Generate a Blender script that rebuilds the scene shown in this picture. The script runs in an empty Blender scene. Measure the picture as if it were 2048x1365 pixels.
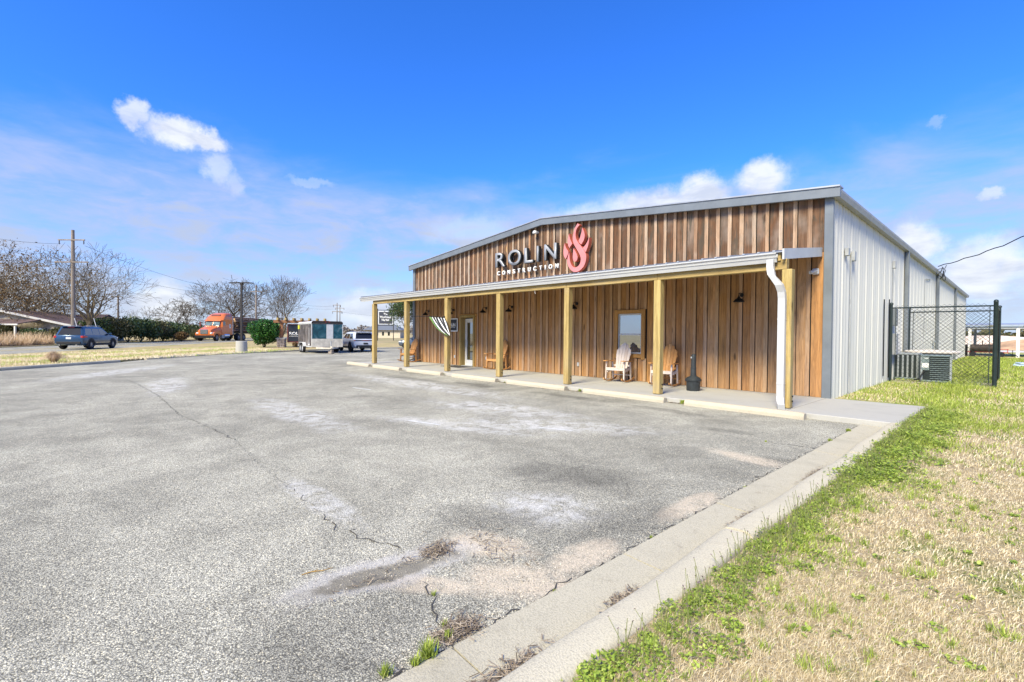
import bpy, bmesh, math, random
import numpy as np
from mathutils import Vector, Matrix
R_=math.radians; PI=math.pi
scn=bpy.context.scene
col=scn.collection
random.seed(7); rng=np.random.default_rng(11)

# ---------------------------------------------------------------- node helper
def nd(nt,typ,ins=None,**props):
    n=nt.nodes.new(typ)
    for k,v in props.items(): setattr(n,k,v)
    for k,v in (ins or {}).items():
        s=n.inputs[k]
        if isinstance(v,bpy.types.NodeSocket): nt.links.new(v,s)
        else: s.default_value=v
    return n
def mth(nt,op,a,b=0.0,c=None,clamp=False):
    i={0:a,1:b}
    if c is not None: i[2]=c
    return nd(nt,'ShaderNodeMath',i,operation=op,use_clamp=clamp).outputs[0]
def sstep(nt,v,a,b,o0=0.0,o1=1.0):
    return nd(nt,'ShaderNodeMapRange',{'Value':v,'From Min':a,'From Max':b,'To Min':o0,'To Max':o1},interpolation_type='SMOOTHSTEP').outputs[0]
def mixc(nt,f,a,b,blend='MIX'):
    n=nt.nodes.new('ShaderNodeMix'); n.data_type='RGBA'; n.blend_type=blend; n.clamp_factor=True
    for idx,v in ((0,f),(6,a),(7,b)):
        if isinstance(v,bpy.types.NodeSocket): nt.links.new(v,n.inputs[idx])
        else: n.inputs[idx].default_value=v if idx==0 else (tuple(v)+(1,))[:4]
    return n.outputs[2]
def ramp(nt,f,stops,interp='LINEAR'):
    n=nt.nodes.new('ShaderNodeValToRGB'); n.color_ramp.interpolation=interp
    e=n.color_ramp.elements
    while len(e)<len(stops): e.new(.5)
    for el,(p,c) in zip(e,stops):
        el.position=p; el.color=(tuple(c)+(1,))[:4] if not isinstance(c,(int,float)) else (c,c,c,1)
    nt.links.new(f,n.inputs[0]); return n.outputs[0]
def noise(nt,vec,scale,detail=4,rough=.55,dist=0):
    return nd(nt,'ShaderNodeTexNoise',{'Vector':vec,'Scale':scale,'Detail':detail,'Roughness':rough,'Distortion':dist}).outputs['Fac']

# ---------------------------------------------------------------- camera
F_PX,YAW,PITCH,ROLL=951.0,R_(46.9),R_(.86),R_(.49)
F0=Vector((-math.sin(YAW),math.cos(YAW),0)); Rw=Vector((math.cos(YAW),math.sin(YAW),0))
Fv=F0*math.cos(PITCH)+Vector((0,0,-math.sin(PITCH))); Uw=Rw.cross(Fv)
Rv=Rw*math.cos(ROLL)+Uw*math.sin(ROLL); Uv=Uw*math.cos(ROLL)-Rw*math.sin(ROLL)
cd=bpy.data.cameras.new('camera'); cam=bpy.data.objects.new('camera',cd); col.objects.link(cam)
cd.sensor_width=36; cd.lens=F_PX/2048*36; cd.clip_start=.05; cd.clip_end=6000
m=Matrix((Rv,Uv,-Fv)).transposed().to_4x4(); m.translation=Vector((0,0,1.6)); cam.matrix_world=m
scn.camera=cam
scn.cycles.max_bounces=6; scn.cycles.diffuse_bounces=3; scn.cycles.glossy_bounces=3; scn.cycles.transmission_bounces=3

# ---------------------------------------------------------------- world and sun
SUN_EL,SUN_AZ=R_(43),math.atan2(.22,-.97)      # azimuth from +Y towards +X
wd=bpy.data.worlds.new('World'); scn.world=wd; wd.use_nodes=True
nt=wd.node_tree; nt.nodes.clear()
tc=nd(nt,'ShaderNodeTexCoord').outputs['Generated']
dirv=nd(nt,'ShaderNodeVectorMath',{0:tc},operation='NORMALIZE').outputs[0]
sky=nd(nt,'ShaderNodeTexSky',sky_type='NISHITA',sun_disc=False,sun_elevation=SUN_EL,sun_rotation=SUN_AZ,air_density=1.0,dust_density=.6,ozone_density=2.5,altitude=50)
hs=nd(nt,'ShaderNodeHueSaturation',{'Saturation':1.22,'Value':1.0,'Color':sky.outputs[0]})
skyc=mixc(nt,1.0,hs.outputs[0],(.50,.98,1.78),'MULTIPLY')
sep=nd(nt,'ShaderNodeSeparateXYZ',{0:dirv}).outputs
el=mth(nt,'ARCSINE',sep[2]); az=mth(nt,'ARCTAN2',sep[0],sep[1])
# thin high haze that thickens towards the horizon, all the way round
flat=nd(nt,'ShaderNodeVectorMath',{0:dirv,1:(1,1,3.2)},operation='MULTIPLY').outputs[0]
n1=noise(nt,flat,2.6,7,.6,.5); n2=noise(nt,flat,9,6,.6,.3)
hazeel=sstep(nt,mth(nt,'ADD',el,mth(nt,'MULTIPLY',mth(nt,'SUBTRACT',n1,.5),.22)),R_(20),R_(11))
wisp=mth(nt,'MULTIPLY',hazeel,mth(nt,'ADD',.46,mth(nt,'MULTIPLY',sstep(nt,n2,.3,.70),.54)))
CW=(5.6,5.8,6.1); CG=(3.3,3.7,4.7)
c1=mixc(nt,wisp,skyc,(3.0,3.55,4.9))
c1=mixc(nt,sstep(nt,el,R_(9),R_(-1),0,.75),c1,(3.9,4.3,5.1))
# cumulus, placed by azimuth and elevation (degrees), some of them out of view
puffs=[(-82.0,18.7,2.9,1.6,1.0),(-85.2,19.6,1.4,1.1,.8),(-79.6,18.6,1.8,1.1,1.0),(-78.4,16.2,1.5,1.7,.55),(-77.2,14.6,.9,1.3,.4),
 (-30.0,14.4,7.5,2.3,.95),(-25.5,15.6,3.0,2.0,1.0),(-38.5,13.2,5.5,2.2,.6),(-19.6,16.2,3.1,1.9,1.0),
 (-7.0,8.2,2.4,2.3,1.0),(-2.3,5.6,3.2,3.0,1.0),(3.5,5.5,4,3,1.0),(-83.0,2.6,3.0,2.3,1.0),(-1.8,11.9,.8,.6,.6),(-5.4,18.8,.7,.4,.25),
 (-62,2.5,7,2.5,.75),(-70,16,2.5,.5,.25),(-52,12,6,2,.35),(-96,3,5,2.5,.9),(25,11,9,4,1),(70,14,9,4,1),(125,10,10,4,1),(-170,12,10,4,1),(-125,12,9,4,1)]
nd3=nd(nt,'ShaderNodeTexNoise',{'Vector':dirv,'Scale':20,'Detail':9,'Roughness':.64}).outputs['Color']
nsp=nd(nt,'ShaderNodeSeparateColor',{0:nd3}).outputs
wx=mth(nt,'MULTIPLY',mth(nt,'SUBTRACT',nsp[0],.5),R_(4.0)); wy=mth(nt,'MULTIPLY',mth(nt,'SUBTRACT',nsp[1],.5),R_(3.6))
ae=nd(nt,'ShaderNodeCombineXYZ',{0:mth(nt,'ADD',az,wx),1:mth(nt,'ADD',el,wy)}).outputs[0]
fine=noise(nt,dirv,34,6,.6)
dens=None
for a,e,w,h,o in puffs:
    v=nd(nt,'ShaderNodeVectorMath',{0:ae,1:(1/R_(w),1/R_(h),0),2:(-a/w,-e/h,0)},operation='MULTIPLY_ADD').outputs[0]
    d=sstep(nt,nd(nt,'ShaderNodeVectorMath',{0:v},operation='LENGTH').outputs[1],1.22,.45,0,o)
    dens=d if dens is None else mth(nt,'MAXIMUM',dens,d)
dens=mth(nt,'MULTIPLY',dens,sstep(nt,fine,.12,.5,.55,1.0),clamp=True)
cc=mixc(nt,mth(nt,'MULTIPLY',sstep(nt,n2,.40,.68),.7),CW,CG)
c2=mixc(nt,mth(nt,'MULTIPLY',dens,.93),c1,cc)
wd.cycles.sampling_method='MANUAL'; wd.cycles.sample_map_resolution=512
bg=nd(nt,'ShaderNodeBackground',{'Color':c2,'Strength':.064})
nt.links.new(bg.outputs[0],nd(nt,'ShaderNodeOutputWorld').inputs[0])
ld=bpy.data.lights.new('sun','SUN'); ld.energy=2.8; ld.angle=R_(20); ld.color=(1,.90,.64)
sun=bpy.data.objects.new('sun',ld); col.objects.link(sun)
sd=Vector((math.sin(SUN_AZ)*math.cos(SUN_EL),math.cos(SUN_AZ)*math.cos(SUN_EL),math.sin(SUN_EL)))
sun.rotation_euler=sd.to_track_quat('Z','Y').to_euler(); sun.location=(10,-20,30)
vs=scn.view_settings; vs.view_transform='Standard'; vs.look='None'; vs.gamma=1; vs.exposure=1.45; vs.use_curve_mapping=False

# ---------------------------------------------------------------- mesh builder
class MB:
    def __init__(s): s.v=[]; s.f=[]; s.mi=[]; s.cur=0
    def add(s,vs,fs):
        o=len(s.v); s.v+= [tuple(p) for p in vs]
        for f in fs: s.f.append(tuple(i+o for i in f)); s.mi.append(s.cur)
        return s
    def box(s,c,d,M=None,ch=0.0):
        hx,hy,hz=d[0]/2,d[1]/2,d[2]/2
        if ch<=0:
            vs=[(x,y,z) for x in(-hx,hx) for y in(-hy,hy) for z in(-hz,hz)]
            fs=[(0,1,3,2),(4,6,7,5),(0,4,5,1),(2,3,7,6),(0,2,6,4),(1,5,7,3)]
        else:
            c_=min(ch,hx*.9,hy*.9,hz*.9); vs=[]; idx={}
            for sx in(-1,1):
                for sy in(-1,1):
                    for sz in(-1,1):
                        for k in range(3):
                            p=[sx*(hx-c_),sy*(hy-c_),sz*(hz-c_)]; p[k]=(sx*hx,sy*hy,sz*hz)[k]
                            idx[sx,sy,sz,k]=len(vs); vs.append(tuple(p))
            fs=[]
            for k in range(3):
                a,b=[(1,2),(2,0),(0,1)][k]
                for sg in(-1,1):
                    q=[]
                    for sa,sb in((-1,-1),(1,-1),(1,1),(-1,1)):
                        t=[0,0,0]; t[k]=sg; t[a]=sa; t[b]=sb; q.append(idx[t[0],t[1],t[2],k])
                    fs.append(tuple(q if sg>0 else q[::-1]))
            for k in range(3):
                a,b=(k+1)%3,(k+2)%3
                for sa in(-1,1):
                    for sb in(-1,1):
                        t1=[0,0,0];t1[a]=sa;t1[b]=sb;t2=t1[:];t1[k]=-1;t2[k]=1
                        q=[idx[(*t1,a)],idx[(*t2,a)],idx[(*t2,b)],idx[(*t1,b)]]
                        fs.append(tuple(q if sa*sb<0 else q[::-1]))
            for sx in(-1,1):
                for sy in(-1,1):
                    for sz in(-1,1):
                        q=[idx[sx,sy,sz,0],idx[sx,sy,sz,1],idx[sx,sy,sz,2]]
                        fs.append(tuple(q if sx*sy*sz>0 else q[::-1]))
        C=Vector(c)
        vs=[(C+(M@Vector(p) if M is not None else Vector(p))) for p in vs]
        return s.add(vs,fs)
    def tube(s,pts,r,n=8,cap=True):
        pts=[Vector(p) for p in pts]; rs=r if isinstance(r,(list,tuple)) else [r]*len(pts)
        rings=[]; up=None
        for i,p in enumerate(pts):
            t=(pts[min(i+1,len(pts)-1)]-pts[max(i-1,0)]).normalized()
            if up is None: up=Vector((0,0,1)) if abs(t.z)<.9 else Vector((1,0,0))
            a=up.cross(t).normalized(); b=t.cross(a); up=b
            rings.append([p+(a*math.cos(2*PI*k/n+PI/n)+b*math.sin(2*PI*k/n+PI/n))*rs[i] for k in range(n)])
        vs=[q for rg in rings for q in rg]; fs=[]
        for i in range(len(pts)-1):
            for k in range(n):
                k2=(k+1)%n; fs.append((i*n+k,i*n+k2,(i+1)*n+k2,(i+1)*n+k))
        if cap: fs.append(tuple(range(n))[::-1]); fs.append(tuple((len(pts)-1)*n+k for k in range(n)))
        return s.add(vs,fs)
    def lathe(s,prof,c=(0,0,0),axis='z',n=20,cap=True):
        vs=[];fs=[]; C=Vector(c)
        for r,h in prof:
            for k in range(n):
                a=2*PI*k/n; x,y=r*math.cos(a),r*math.sin(a)
                p=(x,y,h) if axis=='z' else ((x,h,y) if axis=='y' else (h,x,y)); vs.append(C+Vector(p))
        for i in range(len(prof)-1):
            for k in range(n):
                k2=(k+1)%n; fs.append((i*n+k,i*n+k2,(i+1)*n+k2,(i+1)*n+k))
        if cap: fs.append(tuple(range(n))[::-1]); fs.append(tuple((len(prof)-1)*n+k for k in range(n)))
        return s.add(vs,fs)
    def prism(s,poly,ext,fn):
        """poly of 2-D points, ext=(a,b); fn(u,v,w)->3-D"""
        n=len(poly); vs=[fn(u,v,ext[0]) for u,v in poly]+[fn(u,v,ext[1]) for u,v in poly]
        fs=[tuple(range(n))[::-1],tuple(range(n,2*n))]+[(k,(k+1)%n,n+(k+1)%n,n+k) for k in range(n)]
        return s.add(vs,fs)
    def build(s,name,mats,parent=None,smooth=False,fix=True):
        me=bpy.data.meshes.new(name); me.from_pydata(s.v,[],s.f)
        ml=mats if isinstance(mats,(list,tuple)) else [mats]
        for m_ in ml: me.materials.append(m_)
        if len(ml)>1: me.polygons.foreach_set('material_index',s.mi)
        if fix and len(s.f)<60000:
            bm=bmesh.new(); bm.from_mesh(me); bmesh.ops.recalc_face_normals(bm,faces=bm.faces); bm.to_mesh(me); bm.free()
        if smooth:
            me.polygons.foreach_set('use_smooth',[True]*len(me.polygons))
            try: me.set_sharp_from_angle(angle=R_(35))
            except Exception: pass
        me.update()
        o=bpy.data.objects.new(name,me); col.objects.link(o)
        if parent is not None: o.parent=parent
        return o
def tag(o,label=None,cat=None,group=None,kind=None):
    for k,v in (('label',label),('category',cat),('group',group),('kind',kind)):
        if v: o[k]=v
    return o
def empty(name,loc=(0,0,0),rz=0,label=None,cat=None,group=None):
    o=bpy.data.objects.new(name,None); col.objects.link(o); o.location=loc; o.rotation_euler=(0,0,rz); o.empty_display_size=.2
    return tag(o,label,cat,group)
def copy_tree(o,parent=None):
    c=o.copy(); col.objects.link(c)
    if parent is not None: c.parent=parent
    for ch in list(o.children): copy_tree(ch,c)
    return c
def rot(ax,ay,az_): return Matrix.Rotation(az_,3,'Z')@Matrix.Rotation(ay,3,'Y')@Matrix.Rotation(ax,3,'X')
def quads(name,V,mat,rnd,parent=None,nper=4):
    """V: (N,nper,3) array of separate faces with a random value per face"""
    N=V.shape[0]; me=bpy.data.meshes.new(name)
    me.vertices.add(N*nper); me.vertices.foreach_set('co',V.reshape(-1).astype(np.float32))
    me.loops.add(N*nper); me.loops.foreach_set('vertex_index',np.arange(N*nper,dtype=np.int32))
    me.polygons.add(N); me.polygons.foreach_set('loop_start',np.arange(0,N*nper,nper,dtype=np.int32)); me.polygons.foreach_set('loop_total',np.full(N,nper,dtype=np.int32))
    at=me.attributes.new('rnd','FLOAT','POINT'); at.data.foreach_set('value',np.repeat(rnd,nper).astype(np.float32))
    me.materials.append(mat); me.update(calc_edges=True)
    o=bpy.data.objects.new(name,me); col.objects.link(o)
    if parent is not None: o.parent=parent
    return o

# ---------------------------------------------------------------- materials
MATS={}
def newmat(name):
    m_=bpy.data.materials.new(name); m_.use_nodes=True; t=m_.node_tree
    p=t.nodes['Principled BSDF']; MATS[name]=m_; return m_,t,p
def plain(name,c,rough=.6,metal=0.0,var=.12,scale=6.0,bump=0.0,bscale=40.0,spec=.4,coat=0.0,stretch=(1,1,1)):
    m_,t,p=newmat(name)
    oc=nd(t,'ShaderNodeTexCoord').outputs['Object']
    vec=nd(t,'ShaderNodeVectorMath',{0:oc,1:stretch},operation='MULTIPLY').outputs[0]
    n=noise(t,vec,scale,5,.6)
    a=tuple(min(1,x*(1+var)) for x in c); b=tuple(x*(1-var) for x in c)
    t.links.new(mixc(t,sstep(t,n,.3,.7),b,a),p.inputs['Base Color'])
    p.inputs['Roughness'].default_value=rough; p.inputs['Metallic'].default_value=metal
    p.inputs['Specular IOR Level'].default_value=spec; p.inputs['Coat Weight'].default_value=coat
    if bump>0:
        b_=nd(t,'ShaderNodeBump',{'Height':noise(t,vec,bscale,5,.6),'Strength':bump,'Distance':.02})
        t.links.new(b_.outputs[0],p.inputs['Normal'])
    return m_
def glass(name,tint=(.02,.025,.03),gl=.35,rough=.03):
    m_,t,p=newmat(name)
    p.inputs['Base Color'].default_value=(*tint,1); p.inputs['Roughness'].default_value=rough
    p.inputs['Specular IOR Level'].default_value=.8
    g=nd(t,'ShaderNodeBsdfGlossy',{'Color':(.8,.85,.9,1),'Roughness':rough})
    mx=nd(t,'ShaderNodeMixShader',{0:gl,1:p.outputs[0],2:g.outputs[0]})
    t.links.new(mx.outputs[0],t.nodes['Material Output'].inputs[0]); return m_
def leafmat(name,stops,rough=.55,trans=.25):
    m_,t,p=newmat(name)
    a=nd(t,'ShaderNodeAttribute',attribute_name='rnd').outputs['Fac']
    c=ramp(t,a,stops); t.links.new(c,p.inputs['Base Color']); p.inputs['Roughness'].default_value=rough; p.inputs['Specular IOR Level'].default_value=.3
    tr=nd(t,'ShaderNodeBsdfTranslucent',{'Color':c})
    mx=nd(t,'ShaderNodeMixShader',{0:trans,1:p.outputs[0],2:tr.outputs[0]})
    t.links.new(mx.outputs[0],t.nodes['Material Output'].inputs[0]); return m_
def wood(name,cols,knot=.5,grey=.3,grain=1.0,fleck=0.0,axis='z',rough=.8,streak=0.0):
    """boards: hue by object, grain along one axis, knots and pale torn flecks"""
    m_,t,p=newmat(name)
    oc=nd(t,'ShaderNodeTexCoord').outputs['Object']; oi=nd(t,'ShaderNodeObjectInfo')
    rd=oi.outputs['Random']
    off=nd(t,'ShaderNodeCombineXYZ',{0:mth(t,'MULTIPLY',rd,37.0),1:mth(t,'MULTIPLY',rd,91.0),2:mth(t,'MULTIPLY',rd,53.0)}).outputs[0]
    vec=nd(t,'ShaderNodeVectorMath',{0:oc,1:off},operation='ADD').outputs[0]
    st={'z':(1,1,.06),'x':(.06,1,1),'y':(1,.06,1)}[axis]; st2={'z':(1,1,.28),'x':(.28,1,1),'y':(1,.28,1)}[axis]
    vg=nd(t,'ShaderNodeVectorMath',{0:vec,1:st},operation='MULTIPLY').outputs[0]
    vk=nd(t,'ShaderNodeVectorMath',{0:vec,1:st2},operation='MULTIPLY').outputs[0]
    g1=noise(t,vg,14,6,.65,.6); g2=noise(t,vg,70,4,.6); big=noise(t,vec,1.1,3)
    base=ramp(t,rd,[(i/(len(cols)-1),c) for i,c in enumerate(cols)])
    c=mixc(t,mth(t,'MULTIPLY',sstep(t,g1,.36,.68),.6*grain),base,(.35,.3,.25),'MULTIPLY')
    c=mixc(t,mth(t,'MULTIPLY',sstep(t,g2,.4,.7),.4*grain),c,(.45,.4,.36),'MULTIPLY')
    c=mixc(t,mth(t,'MULTIPLY',sstep(t,big,.48,.72),grey),c,(.33,.29,.25))
    if streak>0: c=mixc(t,mth(t,'MULTIPLY',sstep(t,noise(t,nd(t,'ShaderNodeVectorMath',{0:vec,1:{'z':(1,1,.16),'x':(.16,1,1),'y':(1,.16,1)}[axis]},operation='MULTIPLY').outputs[0],7.5,6,.7,.8),.46,.66),streak),c,(.06,.055,.042))
    vo=nd(t,'ShaderNodeTexVoronoi',{'Vector':vk,'Scale':2.6,'Randomness':1.0})
    c=mixc(t,mth(t,'MULTIPLY',sstep(t,vo.outputs['Distance'],.115,.045),knot),c,(.035,.02,.012))
    if fleck>0:
        vo2=nd(t,'ShaderNodeTexVoronoi',{'Vector':nd(t,'ShaderNodeVectorMath',{0:vk,1:(7.3,1.1,3.7)},operation='ADD').outputs[0],'Scale':1.55})
        c=mixc(t,mth(t,'MULTIPLY',sstep(t,mth(t,'ADD',vo2.outputs['Distance'],mth(t,'MULTIPLY',g1,.06)),.125,.085),fleck),c,(.62,.42,.18))
    t.links.new(c,p.inputs['Base Color']); p.inputs['Roughness'].default_value=rough; p.inputs['Specular IOR Level'].default_value=.2
    bp=nd(t,'ShaderNodeBump',{'Height':mth(t,'ADD',g1,mth(t,'MULTIPLY',g2,.6)),'Strength':.5,'Distance':.01})
    t.links.new(bp.outputs[0],p.inputs['Normal']); return m_

UPPER=wood('weathered_upper_boards',[(.135,.066,.036),(.20,.105,.058),(.10,.055,.036),(.23,.13,.075),(.16,.078,.040),(.185,.112,.070)],.8,.35,1,.95,streak=.75)
BATT=wood('weathered_battens',[(.42,.26,.16),(.52,.38,.27),(.30,.17,.10),(.55,.43,.33),(.44,.25,.14)],.4,.45,.9,.25,streak=.35)
LOWER=wood('stained_lower_boards',[(.44,.22,.085),(.58,.31,.13),(.34,.18,.08),(.60,.35,.17),(.50,.26,.09),(.40,.23,.11),(.56,.29,.10)],.7,.15,.85,streak=.30)
LOWBATT=wood('stained_lower_battens',[(.56,.33,.17),(.62,.40,.22),(.48,.28,.14),(.60,.39,.24)],.5,.15,.8,streak=.2)
TREATED=wood('treated_pine',[(.48,.355,.14),(.54,.41,.165),(.43,.31,.12)],.8,.25,.95)
TREATEDX=wood('treated_beam',[(.44,.32,.13),(.5,.37,.155)],.8,.25,.95,axis='x')
CASING=wood('orange_casing',[(.46,.24,.075),(.5,.27,.09)],.4,.05,.6)
CHAIRW=wood('varnished_pine',[(.55,.27,.09),(.62,.33,.13),(.5,.24,.08)],.2,.05,.45)
CHAIRG=wood('bleached_pine',[(.62,.52,.45),(.7,.62,.56),(.58,.46,.38)],.15,.1,.4)
WHITE_METAL=plain('white_wall_panels',(.575,.57,.535),.45,0,.06,1.2,stretch=(1,1,.15))
GREY_TRIM=plain('grey_trim_metal',(.17,.19,.21),.45,.2,.1,2)
LIGHT_TRIM=plain('white_aluminium',(.52,.52,.51),.4,.1,.06,2)
GALV=plain('galvanised_roof',(.45,.46,.47),.42,.6,.12,3)
BLACK=plain('black_metal',(.012,.013,.014),.45,.2,.2,6)
DARKB=plain('dark_bronze_paint',(.035,.03,.028),.5,.2,.15,5)
def concrete(name,c,speck=.25,big=.3,stain=.4,scale=55):
    m_,t,p=newmat(name); oc=nd(t,'ShaderNodeTexCoord').outputs['Object']
    s=noise(t,oc,scale,4,.7); b=noise(t,oc,1.3,6,.65,.4); v=noise(t,oc,6,6,.7)
    a=mixc(t,mth(t,'MULTIPLY',sstep(t,s,.42,.68),speck),c,tuple(x*.45 for x in c))
    a=mixc(t,mth(t,'MULTIPLY',sstep(t,b,.45,.75),big),a,tuple(x*.62 for x in c))
    a=mixc(t,mth(t,'MULTIPLY',sstep(t,v,.56,.75),stain),a,(.2,.165,.12))
    t.links.new(a,p.inputs['Base Color']); p.inputs['Roughness'].default_value=.9; p.inputs['Specular IOR Level'].default_value=.2
    bp=nd(t,'ShaderNodeBump',{'Height':mth(t,'ADD',s,mth(t,'MULTIPLY',v,.7)),'Strength':.5,'Distance':.012}); t.links.new(bp.outputs[0],p.inputs['Normal']); return m_
SLAB=concrete('porch_concrete',(.43,.415,.37),.15,.3,.12,90)
KERB=concrete('kerb_concrete',(.58,.525,.39),.5,.3,.35,95)
GUTTER=concrete('gutter_concrete',(.50,.455,.34),.5,.5,.5,95)
STOP=concrete('wheel_stop_concrete',(.52,.46,.35),.3,.35,.45,70)
LEAFLIT=plain('dry_litter',(.22,.17,.12),.9,0,.4,30)
CRACK=plain('crack_dark',(.06,.055,.048),.95,0,.3,20)  # dark grey-brown colour of the crack strips

def asphalt(name,base,near=True):
    m_,t,p=newmat(name); oc=nd(t,'ShaderNodeTexCoord').outputs['Object']
    xy=nd(t,'ShaderNodeSeparateXYZ',{0:oc}).outputs
    vo=nd(t,'ShaderNodeTexVoronoi',{'Vector':oc,'Scale':125.0,'Randomness':1.0})
    st=nd(t,'ShaderNodeSeparateColor',{0:vo.outputs['Color']}).outputs[0]
    vo2=nd(t,'ShaderNodeTexVoronoi',{'Vector':oc,'Scale':55.0})
    st2=nd(t,'ShaderNodeSeparateColor',{0:vo2.outputs['Color']}).outputs[1]
    b1=noise(t,oc,.33,7,.62,.8); b2=noise(t,oc,1.25,8,.68,.8); b3=noise(t,oc,9,5,.7)
    k=base
    stone=ramp(t,st,[(0,(.20*k,.196*k,.185*k)),(.35,(.30*k,.293*k,.275*k)),(.75,(.385*k,.372*k,.345*k)),(1,(.60*k,.57*k,.50*k))])
    big=sstep(t,st2,.86,.93); bigd=sstep(t,vo2.outputs['Distance'],.5,.3)
    stone=mixc(t,mth(t,'MULTIPLY',mth(t,'MULTIPLY',big,bigd),.8),stone,(.72*k,.66*k,.55*k))
    c=mixc(t,sstep(t,vo.outputs['Distance'],.42,.70,0,.72),stone,(.075,.07,.06))
    lum=mth(t,'ADD',mth(t,'MULTIPLY',sstep(t,b1,.3,.72),.42),mth(t,'MULTIPLY',sstep(t,b2,.3,.7),.34))
    lum=mth(t,'ADD',lum,.66)
    c=mixc(t,1.0,c,nd(t,'ShaderNodeCombineXYZ',{0:mth(t,'MULTIPLY',lum,.85),1:mth(t,'MULTIPLY',lum,.832),2:mth(t,'MULTIPLY',lum,.715)}).outputs[0],'MULTIPLY')
    if near:
        wob=mth(t,'MULTIPLY',mth(t,'SUBTRACT',b2,.5),1.9); wob2=mth(t,'MULTIPLY',mth(t,'SUBTRACT',b3,.5),.7)
        def ell(cx,cy,a,b,ang,soft=.55):
            ca,sa=math.cos(R_(ang)),math.sin(R_(ang))
            dx=mth(t,'SUBTRACT',xy[0],cx); dy=mth(t,'SUBTRACT',xy[1],cy)
            u=mth(t,'ADD',mth(t,'MULTIPLY',dx,ca/a),mth(t,'MULTIPLY',dy,sa/a)); v=mth(t,'ADD',mth(t,'MULTIPLY',dx,-sa/b),mth(t,'MULTIPLY',dy,ca/b))
            r=mth(t,'SQRT',mth(t,'ADD',mth(t,'MULTIPLY',u,u),mth(t,'MULTIPLY',v,v)))
            return sstep(t,mth(t,'ADD',r,mth(t,'ADD',wob,wob2)),1+soft*.5,1-soft*.5)
        def union(l):
            o=None
            for e_ in l:
                q=ell(*e_); o=q if o is None else mth(t,'MAXIMUM',o,q)
            return o
        # washed, pale areas and old paint
        pale=union([(-6.6,5.0,1.5,.35,20,1.0),(-5.7,6.2,1.7,.5,30,1.0),(-3.0,3.2,.5,.35,35,1.0),(-7.6,6.7,1.8,.6,10,1.1),(-10,3.3,2.2,.4,0,1.1),(-4.6,1.75,.75,.13,0,1.0),(-17.5,2.2,2.4,.5,-10,1.0),(-24,1.5,3.5,.6,-30,1.0),(-13,8,4,.6,0,1.1)])
        brk=mth(t,'MULTIPLY',sstep(t,noise(t,oc,3.2,7,.7,1.0),.36,.66),sstep(t,st,0,.6,.35,1.0))
        c=mixc(t,mth(t,'MULTIPLY',mth(t,'MULTIPLY',pale,brk),.8),c,(.70,.68,.63))
        sand=union([(-2.72,2.33,.30,.17,25,.8),(-2.2,2.12,.34,.20,40,.9),(-2.12,2.75,.14,.32,0,.8),(-2.45,6.5,.48,.17,-15,.9),(-2.1,4.3,.12,.5,0,.9),(-2.55,1.68,.32,.10,40,.8)])
        c=mixc(t,mth(t,'MULTIPLY',sand,mth(t,'MULTIPLY',sstep(t,st,0,1,.5,.95),sstep(t,noise(t,oc,7,6,.7),.3,.55,.25,1.0))),c,(.62,.52,.38))
        ring=union([(-2.90,1.55,.62,.22,82,.5)]); mud=union([(-2.86,1.52,.50,.105,80,.5)])
        c=mixc(t,mth(t,'MULTIPLY',ring,.55),c,(.52,.49,.45))
        mudc=mixc(t,b3,(.10,.092,.068),(.33,.295,.225))
        c=mixc(t,mth(t,'MULTIPLY',mud,.9),c,mudc)
        oil=union([(-5.0,9.3,.9,.2,-5,1.0),(-3.3,8.1,.35,.18,10,1.1),(-3.6,4.1,.6,.35,30,1.2),(-2.3,3.6,.3,.5,0,1.2),(-3.2,2.7,.5,.25,30,1.1),(-8,9.4,1.0,.22,0,1.1),(-11.5,9.3,1.1,.25,0,1.1),(-14.5,8.8,1.3,.3,5,1.1),(-2.45,1.1,.45,.5,0,1.2)])
        c=mixc(t,mth(t,'MULTIPLY',oil,.45),c,(.30,.30,.31),'MULTIPLY')
    t.links.new(c,p.inputs['Base Color']); p.inputs['Roughness'].default_value=.92; p.inputs['Specular IOR Level'].default_value=.25
    h=mth(t,'ADD',mth(t,'MULTIPLY',vo.outputs['Distance'],-1.0),mth(t,'MULTIPLY',b3,.6))
    bp=nd(t,'ShaderNodeBump',{'Height':h,'Strength':.55,'Distance':.008}); t.links.new(bp.outputs[0],p.inputs['Normal']); return m_
ASPH=asphalt('parking_asphalt',1.4); ROADM=asphalt('road_asphalt',1.25,False)

def turf(name,dry,green,gm=(.45,.62),soil=None):
    m_,t,p=newmat(name); oc=nd(t,'ShaderNodeTexCoord').outputs['Object']
    a=noise(t,oc,.30,6,.62,.5); b=noise(t,oc,1.5,6,.65); f=noise(t,oc,46,4,.7)
    d=mixc(t,sstep(t,f,.3,.7),tuple(x*.55 for x in dry),tuple(min(1,x*1.25) for x in dry))
    g=mixc(t,sstep(t,f,.3,.7),tuple(x*.5 for x in green),tuple(x*1.3 for x in green))
    c=mixc(t,sstep(t,mth(t,'ADD',mth(t,'MULTIPLY',a,.55),mth(t,'MULTIPLY',b,.45)),*gm),d,g)
    if soil: c=mixc(t,sstep(t,noise(t,oc,.8,4),.66,.74,0,.6),c,soil)
    t.links.new(c,p.inputs['Base Color']); p.inputs['Roughness'].default_value=.95; p.inputs['Specular IOR Level'].default_value=.1
    bp=nd(t,'ShaderNodeBump',{'Height':f,'Strength':.6,'Distance':.03}); t.links.new(bp.outputs[0],p.inputs['Normal']); return m_
LAWN=turf('lawn_thatch',(.42,.335,.20),(.19,.22,.06),(.50,.62))
LAWNB=turf('yard_turf',(.50,.42,.22),(.25,.31,.06),(.42,.60))
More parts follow.
